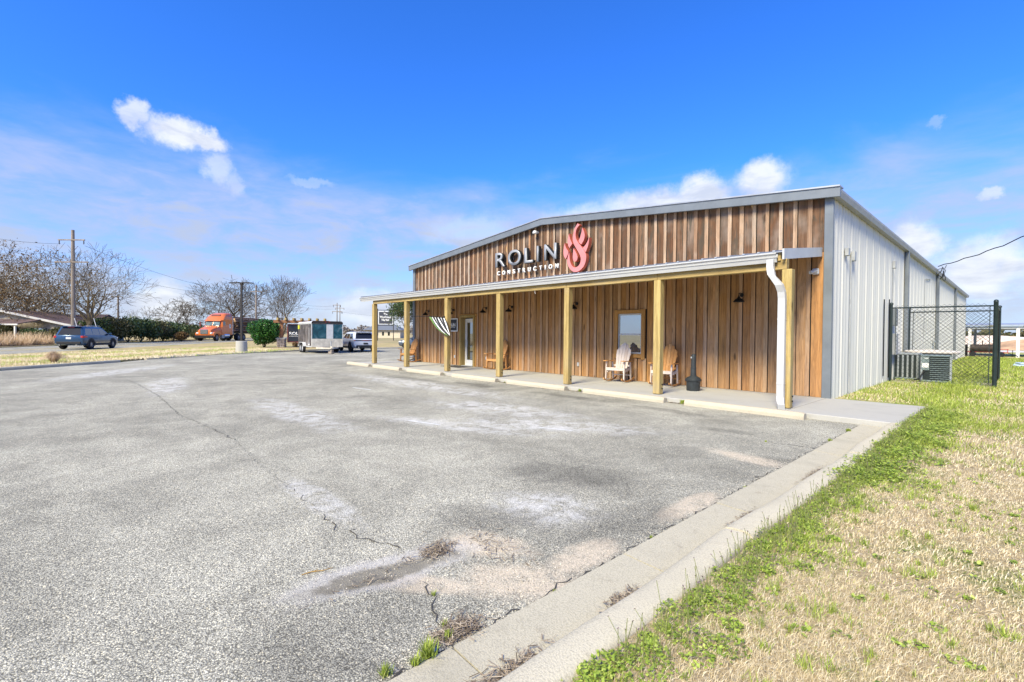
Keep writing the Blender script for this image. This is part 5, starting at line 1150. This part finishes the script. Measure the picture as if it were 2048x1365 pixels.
# dark small car beyond the porch end
SLATE=paint('slate_grey_paint',(.10,.12,.14))
dc=empty('grey_car',(-40.6,25.6,0),R_(-128),'small dark grey car parked beyond the end of the porch','car')
car(dc,SLATE,[(-2.05,.5,.92,.70),(-2.0,.38,.98,.82),(-1.8,.30,1.0,.87),(0,.27,.98,.89),(1.0,.27,.97,.89),(1.3,.28,.95,.87),(1.85,.31,.86,.82),(2.02,.38,.76,.74),(2.08,.46,.64,.64)],1.48,(-1.95,1.15),(-1.45,.25),(-1.25,1.30),.33,ALLOY,(.06,.24))
for s in(-1,1): MB().box((1.9,s*.66,.76),(.24,.22,.11),rot(0,0,-s*.4),.02).build('head_lamp',HEADL,dc); MB().box((-1.97,s*.68,.86),(.12,.22,.12),rot(0,0,s*.3),.02).build('tail_lamp',TAIL,dc)
MB().box((2.05,0,.5),(.06,.9,.2),None,.02).build('grille',TRIMB,dc)
MB().box((2.09,0,.38),(.03,.34,.1)).build('licence_plate',PLATE,dc)

# enclosed box trailer with pictured sides
MUR,t,p=newmat('trailer_mural'); oc=nd(t,'ShaderNodeTexCoord').outputs['Object']
v2=nd(t,'ShaderNodeVectorMath',{0:oc,1:(1.1,1.1,.55)},operation='MULTIPLY').outputs[0]
n_=noise(t,v2,2.2,6,.65,1.6); c_=ramp(t,n_,[(.3,(.02,.02,.022)),(.48,(.09,.075,.075)),(.6,(.19,.165,.16)),(.75,(.33,.29,.28))]); t.links.new(c_,p.inputs['Base Color']); p.inputs['Roughness'].default_value=.35
MURF,t,p=newmat('trailer_front_wrap'); oc=nd(t,'ShaderNodeTexCoord').outputs['Object']
n_=noise(t,oc,1.5,4,.5,1.2); c_=ramp(t,n_,[(.3,(.012,.03,.045)),(.5,(.02,.085,.11)),(.6,(.05,.12,.15)),(.68,(.22,.23,.26)),(.8,(.10,.07,.09))]); t.links.new(c_,p.inputs['Base Color']); p.inputs['Roughness'].default_value=.2
ALU=plain('bare_aluminium',(.62,.62,.60),.4,.15,.08,3); RUSTY=plain('dulled_aluminium',(.60,.55,.45),.55,.1,.2,3)
ctr=Vector((-36.0,14.45)); fw=Vector((.99,-.145)).normalized()   # forwards = towards the lot
tang=math.atan2(fw.y,fw.x); tr=empty('box_trailer',(ctr.x,ctr.y,0),tang,'enclosed black wrapped box trailer with aluminium front guard parked in the lot','trailer')
TL,TW=5.0,2.25; z0,z1=.48,2.36
MB().box((-TL/2,0,(z0+z1)/2),(TL,TW,z1-z0),None,.02).build('box',MUR,tr)
MB().prism([(-TW/2-.01,z1-.14),(-TW/2-.01,z1-.02),(-TW/2+.1,z1+.07),(TW/2-.1,z1+.07),(TW/2+.01,z1-.02),(TW/2+.01,z1-.14)],(-TL-.01,.012),lambda u,v,w:(w,u,v)).build('roof_cap',ALU,tr)
MB().prism([(-TW/2-.015,z1-.12),(-TW/2-.015,z1-.01),(-TW/2+.09,z1+.085),(TW/2-.09,z1+.085),(TW/2+.015,z1-.01),(TW/2+.015,z1-.12)],(.0125,.06),lambda u,v,w:(w,u,v)).build('front_cap',DARKB,tr)
for y0,y1,mt,nm in ((-TW/2+.02,-.08,MURF,'front_panel'),(-.07,.42,ALU,'front_panel'),(.43,TW/2-.02,MURF,'front_panel')):
    MB().box((.02,-(y0+y1)/2*-1,1.66),(.04,y1-y0,1.10),None,.004).build(nm,mt,tr)
MB().box((.03,0,.79),(.06,TW+.02,.62),None,.004).build('stone_guard',RUSTY,tr)
for s in(-1,1):
    MB().box((.015,s*(TW/2),1.4),(.06,.05,z1-z0-.06)).build('corner_trim',ALU,tr); MB().box((-TL/2,s*(TW/2+.012),z0+.03),(TL,.03,.08)).build('lower_rail',ALU,tr); MB().box((-TL/2,s*(TW/2+.012),z1-.06),(TL,.03,.07)).build('upper_rail',ALU,tr)
    b=MB(); n=18
    prof=[(-3.35,.50),(-3.28,.66),(-3.1,.78),(-2.0,.78),(-1.82,.66),(-1.75,.50)]
    b.prism(prof+[(x,z+.03) for x,z in prof[::-1]],(s*(TW/2+.02),s*(TW/2+.27)),lambda u,v,w:(u,w,v)); b.build('fender',ALU,tr)
    for x in (-2.95,-2.15): wheel(tr,x,s*(TW/2+.14),.36,.2,plain('white_steel_rim',(.6,.6,.6),.5),8)
MB().box((-.75,-TW/2-.012,1.35),(.72,.02,1.55),None,.004).build('side_door',MUR,tr); MB().box((-.75,-TW/2-.03,1.35),(.04,.03,1.2)).build('door_bar',ALU,tr); MB().box((-.75,-TW/2-.025,.66),(.3,.02,.12)).build('step_sticker',CWH,tr)
YEL2=plain('safety_yellow',(.62,.62,.04),.5); MB().box((-4.6,-TW/2-.03,2.0),(.55,.03,.32),None,.01).build('yellow_decal',YEL2,tr)
for s in (-1,1): MB().box((.7,s*.42,.42),(1.55,.08,.10),rot(0,0,s*-.50)).build('tongue_rail',RUSTY,tr)
MB().box((1.35,0,.50),(.35,.12,.14)).build('coupler',RUSTY,tr); MB().tube([(1.1,.0,.12),(1.1,0,.95)],.04,8).build('jack',GB,tr); MB().tube([(1.1,0,.93),(1.1,.2,.95),(1.1,.22,1.05)],.015,6).build('jack_crank',GB,tr)
for y in (-.14,.14): MB().box((.085,.0+y,z1+.02),(.02,.1,.035)).build('marker_lamp',TAIL,tr)
blk=MB().box((0,0,.09),(.44,.24,.18),None,.02); blk.box((.12,0,.255),(.2,.2,.14),None,.02); blk=blk.build('wood_block',POLEW); q_=ctr+fw*1.12; blk.location=(q_.x,q_.y,.0); blk.rotation_euler=(0,0,tang+.3); tag(blk,'wooden chock block under the box trailer jack','block')

# orange log truck
TRUCKG=plain('truck_glass',(.10,.16,.19),.5,0,.5,1.5,spec=.08)
ORG=paint('orange_paint',(.62,.16,.035),.05,.35); ORD=plain('orange_shade_vent',(.16,.05,.04),.6)
tk=empty('log_truck',(*rp(85.4,-29.6),.024),math.atan2(-RD.y,-RD.x)-R_(13),'orange sleeper cab lorry hauling logs towards the lot','truck')
W2=1.22; tk.scale=(1.2,1.2,1.2)
b=MB(); secs=[]
for x,zb,zt,hw_ in ((.0,.75,1.35,.78),(-.06,.68,1.52,.92),(-.5,.62,1.72,1.0),(-1.2,.62,1.92,1.08),(-1.75,.62,2.02,1.14)):
    h=[(0,zb),(hw_-.1,zb),(hw_,zb+.15),(hw_,zt-.35),(hw_-.12,zt-.08),(hw_-.32,zt),(0,zt+.05)]; secs.append([(x,y,z) for y,z in h]+[(x,-y,z) for y,z in h[-2:0:-1]])
loft(b,secs); b.build('hood',ORG,tk,smooth=True)
b=MB(); secs=[]
for z,xa,xb_,hy in ((.85,-4.5,-1.70,W2),(1.9,-4.5,-1.66,W2),(2.05,-4.5,-1.72,W2),(2.72,-4.5,-2.05,W2-.04),(2.85,-4.5,-1.95,W2),(3.3,-4.5,-2.35,W2-.06),(3.72,-4.5,-3.0,W2-.18),(3.9,-4.45,-3.55,W2-.4)):
    c=.18; secs.append([(xa,-hy,z),(xb_-c*1.6,-hy,z),(xb_,-hy+c*1.8,z),(xb_,hy-c*1.8,z),(xb_-c*1.6,hy,z),(xa,hy,z)])
loft(b,secs); b.build('cab',ORG,tk,smooth=True)
for s in(-1,1): MB().add([(-1.69,s*.05,2.09),(-1.69,s*.98,2.09),(-2.0,s*.94,2.70),(-2.0,s*.05,2.70),(-1.75,s*.05,2.09),(-1.75,s*.98,2.09),(-2.05,s*.94,2.70),(-2.05,s*.05,2.70)],[(0,1,2,3),(7,6,5,4),(0,4,5,1),(1,5,6,2),(2,6,7,3),(3,7,4,0)]).build('windscreen',TRUCKG,tk)
MB().box((-2.02,0,2.80),(.40,2.2,.10),rot(0,.25,0),.02).build('sun_visor',ORG,tk); MB().box((-2.62,-.0,3.52),(.30,1.2,.10),rot(0,.75,0),.02).build('roof_vent',ORD,tk)
for s in(-1,1):
    MB().box((-2.45,s*(W2-.01),2.40),(.62,.03,.55),None,.01).build('side_window',CARG,tk); MB().lathe([(.2,-.015),(.2,.015)],(-3.9,s*(W2-.085),3.30),'y',20).build('porthole',CARG,tk)
    MB().box((-3.85,s*(W2+.006),2.05),(.38,.02,.55),None,.005).build('door_decal',CWH,tk); MB().box((-3.85,s*(W2+.018),2.07),(.14,.01,.32),None,.005).build('decal_mark',GREY_TRIM,tk)
    MB().box((-1.55,s*(W2+.26),2.25),(.10,.20,.72),None,.03).build('mirror',ORD if s<0 else ORG,tk); MB().tube([(-1.7,s*W2,2.5),(-1.55,s*(W2+.25),2.5)],.02,6).build('mirror_arm',BLACK,tk)
    MB().box((-.12,s*.90,1.05),(.30,.34,.22),rot(0,0,-s*.3),.04).build('head_lamp',HEADL,tk)
    b=MB(); b.prism([(-.05,.62),(-.05,1.0),(-.3,1.2),(-1.0,1.28),(-1.6,1.15),(-1.85,.9),(-1.55,.85),(-1.35,1.0),(-.8,1.05),(-.4,.85),(-.35,.62)],(s*.86,s*1.22),lambda u,v,w:(u,w,v)); b.build('front_fender',ORG,tk)
    wheel(tk,-.88,s*1.05,.50,.30,plain('dusty_rim',(.45,.40,.36),.6),5)
    for x in (-6.0,-7.3): wheel(tk,x,s*1.02,.50,.52,plain('dusty_rim_b',(.45,.40,.36),.6),5)
    for x in (-14.8,-16.1): wheel(tk,x,s*1.0,.50,.52,plain('dusty_rim_c',(.4,.36,.33),.6),5)
    MB().lathe([(.30,-.6),(.32,-.58),(.32,.58),(.30,.6)],(-3.1,s*.98,.72),'x',18).build('fuel_tank',CHROME,tk,smooth=True); MB().box((-2.3,s*1.05,.62),(.5,.3,.5),None,.02).build('step_box',GB,tk); MB().box((-4.55,s*(W2-.02),2.2),(.12,.05,2.6)).build('side_extender',ALU,tk)
MB().box((.03,0,1.24),(.06,1.0,.62),None,.02).build('grille',CHROME,tk); b=MB()
for k in range(6): b.box((.07,0,1.0+k*.095),(.02,.9,.03))
b.build('grille_bars',GB,tk); MB().prism([(.12,.42),(.16,.75),(-.15,.80),(-.25,.40)],(-1.2,1.2),lambda u,v,w:(u,w,v)).build('bumper',TRIMB,tk)
MB().box((-5.0,0,.82),(6.4,.9,.22)).build('chassis',DARKB,tk); MB().box((-6.6,0,1.05),(1.2,.8,.12)).build('fifth_wheel',DARKB,tk)
MB().box((-11.2,0,1.12),(12.2,.7,.26)).build('trailer_beam',DARKB,tk)
LOGB=plain('pine_log_bark',(.20,.125,.085),.9,0,.45,6,.6,12,stretch=(.15,1,1)); LOGE=plain('cut_log_end',(.55,.36,.19),.8,0,.25,12)
rr=random.Random(4); y_=0
for row,z in enumerate((1.48,1.80,2.12,2.44,2.76,3.05,3.32)):
    nlog=7 if row%2==0 else 6
    if row==6: nlog=4
    for k in range(nlog):
        y=(k-(nlog-1)/2)*.33+rr.uniform(-.02,.02); rad=rr.uniform(.135,.175); xa=-5.15-rr.uniform(0,.9); xb_=-16.6+rr.uniform(-.8,.5)
        b=MB(); b.cur=0; b.tube([(xa,y,z+rr.uniform(-.03,.03)),((xa+xb_)/2,y+rr.uniform(-.04,.04),z-.02),(xb_,y+rr.uniform(-.05,.05),z-.05-rr.uniform(0,.12))],[rad,rad*.9,rad*.7],9,False)
        n_=len(b.v); b.cur=1; b.f.append(tuple(range(9))); b.mi.append(1); b.f.append(tuple(range(n_-9,n_))); b.mi.append(1)
        o=b.build('log',[LOGB,LOGE],tk,smooth=True)
for x in (-6.2,-8.6,-13.2,-15.8):
    for s in(-1,1): MB().box((x,s*1.24,2.2),(.14,.10,2.3),None,.01).build('stake',DARKB,tk)
    MB().box((x,0,1.28),(.16,2.5,.1)).build('bunk',DARKB,tk)
# ================================================================ lawn blades, weeds and litter
def hash2(x,y): return .5+.25*(np.sin(x*1.9+y*2.3+1.0)+np.sin(x*4.1-y*3.1+.3)*.6+np.sin(x*9.3+y*7.7)*.4)
def greenness(x,y):
    k=np.exp(-((x+1.32)/(.40+.14*np.sin(y*2.3)+.1*np.sin(y*5.1)))**2)*1.0                                   # strip along the kerb
    far=np.clip((y-7.2-1.6*(x+1.4))/2.2,0,1)*.46                        # lusher towards the yard
    return np.clip(k*.9+far+ (hash2(x,y)-.5)*.62+.03,0,1)
def blades(name,x0,x1,y0,y1,dens,h,w,mat,green,seed,label,z=.078,lean=.6):
    g=np.random.default_rng(seed); n=int((x1-x0)*(y1-y0)*dens); x=g.uniform(x0,x1,n); y=g.uniform(y0,y1,n)
    gr=greenness(x,y); keep=(g.random(n)<gr) if green else (g.random(n)<(1-.72*gr)); x=x[keep];y=y[keep];gr=gr[keep];n=len(x)
    hh=h*g.uniform(.5,1.35,n)*(1 if not green else (.8+.6*gr)); an=g.uniform(0,2*PI,n); ln=g.random(n)*lean; zz=z+0*x
    a=np.stack([x,y,zz-.01],1); d=np.stack([np.cos(an)*ln,np.sin(an)*ln,np.sqrt(np.clip(1-ln**2,.02,1))],1); mid=a+d*hh[:,None]*.55; tip=mid+(d*np.array([1.5,1.5,.55]))*hh[:,None]*.5
    s=np.stack([-np.sin(an+.9),np.cos(an+.9),np.zeros(n)],1)*w*g.uniform(.6,1.4,(n,1))
    q1=np.stack([a-s,a+s,mid+s*.8,mid-s*.8],1); q2=np.stack([mid-s*.8,mid+s*.8,tip+s*.12,tip-s*.12],1); r=g.random(n)
    o=quads(name,np.concatenate([q1,q2]),mat,np.concatenate([r,r])); return tag(o,label,'grass',kind='stuff')
blades('dry_grass',-1.30,.9,.7,3.6,19000,.038,.0015,DRY,False,1,'short dry tan lawn grass beside the kerb',lean=.9)
blades('dry_grass',-1.30,1.4,3.6,7.5,5500,.036,.0027,DRY,False,2,'short dry tan lawn grass halfway to the slab',lean=.9)
blades('dry_grass',-1.32,2.2,7.5,14,1300,.055,.004,DRY,False,3,'short dry tan lawn grass near the slab end',lean=.85)
blades('dry_grass',-3.05,2.6,14,24,500,.06,.007,DRY,False,4,'sparse dry grass between the slab and the fence',lean=.8)
blades('green_grass',-1.30,.9,.7,3.6,5200,.030,.0019,GRN,True,5,'fresh green lawn blades beside the kerb',lean=.8)
blades('green_grass',-1.30,1.4,3.6,7.5,3600,.045,.0027,GRN,True,6,'fresh green lawn blades halfway to the slab',lean=.8)
blades('green_grass',-1.32,2.2,7.5,14,1800,.085,.004,GRN,True,7,'taller fresh green grass near the slab end',lean=.7)
blades('green_grass',-3.08,2.6,14,24,420,.10,.007,GRN,True,8,'fresh green grass between the slab and the fence',lean=.7)
blades('green_grass',-3.0,3.5,24,52,150,.10,.014,GRN,True,9,'fresh green grass behind the fence',lean=.7)
def weeds(name,spots,mat,label,seed,leaf=.012):
    g=np.random.default_rng(seed); C=[];S=[]
    for x,y,r,n,h in spots:
        an=g.uniform(0,2*PI,n); rr_=r*np.sqrt(g.random(n)); C.append(np.stack([x+rr_*np.cos(an),y+rr_*np.sin(an),.085+h*g.random(n)*(1-(rr_/r)**2*.7)],1))
    C=np.concatenate(C); n=len(C); an=g.uniform(0,2*PI,n); t_=g.normal(0,.35,(n,2)); s=leaf*g.uniform(.5,1.5,(n,1))
    u=np.stack([np.cos(an),np.sin(an),t_[:,0]],1); v=np.stack([-np.sin(an),np.cos(an),t_[:,1]],1)
    o=quads(name,np.stack([C-u*s,C-v*s*.7,C+u*s,C+v*s*.7],1),mat,g.random(n)); return tag(o,label,'weeds',kind='stuff')
g=np.random.default_rng(77)
sp1=[(-1.29+abs(g.normal(0,.17)),y,g.uniform(.04,.12),int(g.uniform(50,150)),g.uniform(.015,.055)) for y in np.arange(.9,7.5,.045)]
weeds('kerb_weeds',sp1,WEED,'low leafy green weeds growing along the back of the kerb',3,.0085)
sp2=[(-1.26+abs(g.normal(0,.25)),g.uniform(6.0,12.8),g.uniform(.1,.28),int(g.uniform(90,240)),g.uniform(.06,.18)) for _ in range(90)]
weeds('tall_weeds',sp2,WEED,'taller leafy weeds crowding the kerb end by the slab',4,.014)
sp3=[(g.uniform(-1.2,.3),g.uniform(1.3,7.5),g.uniform(.015,.07),int(g.uniform(6,30)),.02) for _ in range(80)]
weeds('lawn_weeds',sp3,WEED,'scattered green weed rosettes in the dry lawn',5,.011)
# seed heads: little dark purple tips on thin stalks along the kerb
n=900; x=-1.29+np.abs(g.normal(0,.14,n)); y=g.uniform(1.8,12.5,n)**1.0; hh=g.uniform(.08,.2,n); a=np.stack([x,y,np.full(n,.08)],1); tp_=a+np.stack([g.normal(0,.03,n),g.normal(0,.03,n),hh],1); s=np.stack([np.full(n,.0012),np.full(n,.0012),np.zeros(n)],1)
PURP=leafmat('henbit_heads',[(0,(.10,.06,.09)),(.5,(.16,.10,.12)),(.6,(.16,.18,.06)),(1,(.2,.22,.07))],.7,.1)
st=np.stack([a-s,a+s,tp_+s,tp_-s],1); hd_=leaf_array(tp_,.007,g,1.0); o=quads('weed_stalks',np.concatenate([st,hd_]),PURP,np.concatenate([g.uniform(.6,1,n),g.uniform(0,.5,n)])); tag(o,'thin weed stalks with small purple heads along the kerb','weeds',kind='stuff')
# litter in the gutter and on the asphalt
def litter(name,spots,label,seed,L=.03,w=.0016,z=.006):
    g=np.random.default_rng(seed); X=[]
    for x,y,rx,ry,ang,n in spots:
        u=g.normal(0,.42,n)*rx; v=g.normal(0,.42,n)*ry; X.append(np.stack([x+u*math.cos(ang)-v*math.sin(ang),y+u*math.sin(ang)+v*math.cos(ang),z+.02*g.random(n)**2],1))
    C=np.concatenate(X); n=len(C); an=g.uniform(0,2*PI,n); l=L*g.uniform(.4,1.4,(n,1)); d=np.stack([np.cos(an),np.sin(an),g.normal(0,.15,n)],1); s=np.stack([-np.sin(an),np.cos(an),np.full(n,.3)],1)*w*g.uniform(.6,2.0,(n,1))
    o=quads(name,np.stack([C-d*l-s,C+d*l-s,C+d*l+s,C-d*l+s],1),LEAFLT,g.random(n)); return tag(o,label,'litter',kind='stuff')
litter('dry_litter',[(-1.60,1.50,.10,.32,0,700),(-1.60,2.45,.08,.2,0,330),(-1.62,4.3,.06,.4,0,240),(-1.62,6.3,.05,.5,0,200),(-2.04,1.52,.10,.16,0,750),(-1.62,1.0,.1,.3,0,400)],'brown dry leaf litter caught in the concrete gutter',6,.022)
litter('dry_litter',[(-2.90,1.98,.12,.17,.2,380),(-2.85,1.5,.10,.5,.1,60),(-2.7,2.35,.35,.2,0,120)],'matted dry grass in the muddy hollow of the asphalt',7,.028)
litter('dry_litter',[(-9.0,10.2,.9,.10,0,60),(-11.6,10.42,.5,.05,0,90),(-5.5,10.45,.4,.05,0,80),(-8.5,10.45,.4,.05,0,80)],'scraps of dry litter against the porch slab edge',8,.03,.003)
def tuft(x,y,n,h,seed,z=0.0): return (x,y,n,h,seed)
tf=[(-1.96,1.22,90,.05),(-1.97,1.30,120,.085),(-2.02,1.45,60,.05),(-2.12,1.50,70,.035),(-2.42,1.63,50,.03),(-1.96,3.35,40,.03),(-1.95,2.2,50,.02),(-1.96,8.5,140,.05),(-2.6,7.7,80,.03),(-1.95,9.6,200,.06),(-5.35,10.48,260,.10),(-5.0,10.5,120,.06),(-8.4,10.47,220,.08),(-15.0,10.45,240,.09),(-11.5,10.45,100,.05),(-1.95,5.2,50,.03),(-2.0,1.08,90,.05)]
g=np.random.default_rng(8); V=[];Rn=[]
for x,y,n,h in tf:
    n=int(n); an=g.uniform(0,2*PI,n); r_=g.random(n)*h*.7; a=np.stack([x+.2*h*g.normal(size=n),y+.2*h*g.normal(size=n),np.zeros(n)],1); tp_=a+np.stack([np.cos(an)*r_,np.sin(an)*r_,h*g.uniform(.4,1.1,n)],1); s=np.stack([-np.sin(an),np.cos(an),np.zeros(n)],1)*h*.07
    V.append(np.stack([a-s*.4,a+s*.4,(a+tp_)/2+s,tp_],1)); Rn.append(g.random(n))
o=None
Vt=[];Rt=[]
for _ in range(260):
    x=-1.28+abs(g.normal(0,.75)); y=g.uniform(1.2,8.0); h=g.uniform(.03,.09); n=int(g.uniform(10,34)); an=g.uniform(0,2*PI,n); r_=g.random(n)*h*1.0
    a=np.stack([x+.25*h*g.normal(size=n),y+.25*h*g.normal(size=n),np.full(n,.076)],1); tp_=a+np.stack([np.cos(an)*r_,np.sin(an)*r_,h*g.uniform(.4,1.1,n)],1); q=np.stack([-np.sin(an),np.cos(an),np.zeros(n)],1)*.0026
    Vt.append(np.stack([a-q*.6,a+q*.6,(a+tp_)/2+q,tp_],1)); Rt.append(np.clip(g.random()*.5+g.random(n)*.6,0,1))
o=quads('lawn_tufts',np.concatenate(Vt),GRN,np.concatenate(Rt)); tag(o,'bright green grass tufts dotted through the dry lawn','grass',kind='stuff')
o=quads('crack_weeds',np.concatenate(V),GRN,np.concatenate(Rn)); tag(o,'small green tufts growing from cracks and slab joints','weeds',kind='stuff')
# verge blades, sparse
g=np.random.default_rng(9); n=16000; u=g.random(n); k=g.random(n)
A0=np.array([-22,-8.0]); A1=np.array([-41,14.0]); q=A0+(A1-A0)*u[:,None]+np.stack([-k*11-.3,-k*3],1); inside=(q@np.array([RN.x,RN.y])>-22.8); q=q[inside]; n=len(q)
gr=hash2(q[:,0]*.5,q[:,1]*.5); a=np.stack([q[:,0],q[:,1],np.full(n,.09)],1); tp_=a+np.stack([g.normal(0,.04,n),g.normal(0,.04,n),g.uniform(.04,.13,n)],1); s=np.stack([np.full(n,Rv.x),np.full(n,Rv.y),np.zeros(n)],1)*.012
Vv=np.stack([a-s,a+s,tp_+s*.2,tp_-s*.2],1); mk_=gr>.62
o=quads('verge_grass',Vv[~mk_],DRY,g.random((~mk_).sum())); tag(o,'dry tan grass on the verge between the lot and the road','grass',kind='stuff')
o=quads('verge_grass',Vv[mk_],GRN,g.random(mk_.sum())); tag(o,'green grass patches on the verge between the lot and the road','grass',kind='stuff')

def grit(name,spots,label,seed):
    g=np.random.default_rng(seed); C=[]
    for x,y,rx,ry,n in spots: C.append(np.stack([g.normal(x,rx,n),g.normal(y,ry,n),np.full(n,.001)],1))
    C=np.concatenate(C); C=C[C[:,0]<-1.96]; n=len(C); s=g.uniform(.002,.0065,n)[:,None]; a=g.uniform(0,2*PI,n)
    P=[C+np.stack([np.cos(a+k*2.094),np.sin(a+k*2.094),np.zeros(n)],1)*s for k in range(3)]; T=C+np.array([0,0,1.0])*s*1.1
    V=np.concatenate([np.stack([P[k],P[(k+1)%3],T],1) for k in range(3)]); r=g.random(n)
    o=quads(name,V,LEAFGRIT,np.tile(r,3),None,3); return tag(o,label,'grit',kind='stuff')
LEAFGRIT=leafmat('loose_grit',[(0,(.16,.14,.12)),(.5,(.42,.38,.32)),(1,(.68,.62,.52))],.9,0)
grit('loose_grit',[(-2.75,2.2,.30,.22,900),(-2.2,2.2,.22,.25,900),(-2.0,1.5,.06,.25,500),(-2.0,4.5,.06,2.2,900),(-2.45,6.5,.3,.15,350),(-2.85,1.5,.12,.4,300),(-3.4,2.0,1.2,.8,700)],'loose pale grit scattered over the broken asphalt by the gutter',12)

tw=MB().tube([(0,0,.005),(.06,.015,.008),(.13,.01,.006),(.19,.03,.005)],[.003,.004,.003,.0015],5); tw.tube([(.07,.014,.008),(.10,.04,.007)],[.003,.0015],5)
tw=tw.build('dry_twig',plain('straw_twig',(.42,.26,.08),.9)); tw.location=(-3.2,1.12,0); tw.rotation_euler=(0,0,1.2); tag(tw,'small tan twig lying alone on the open asphalt','twig')
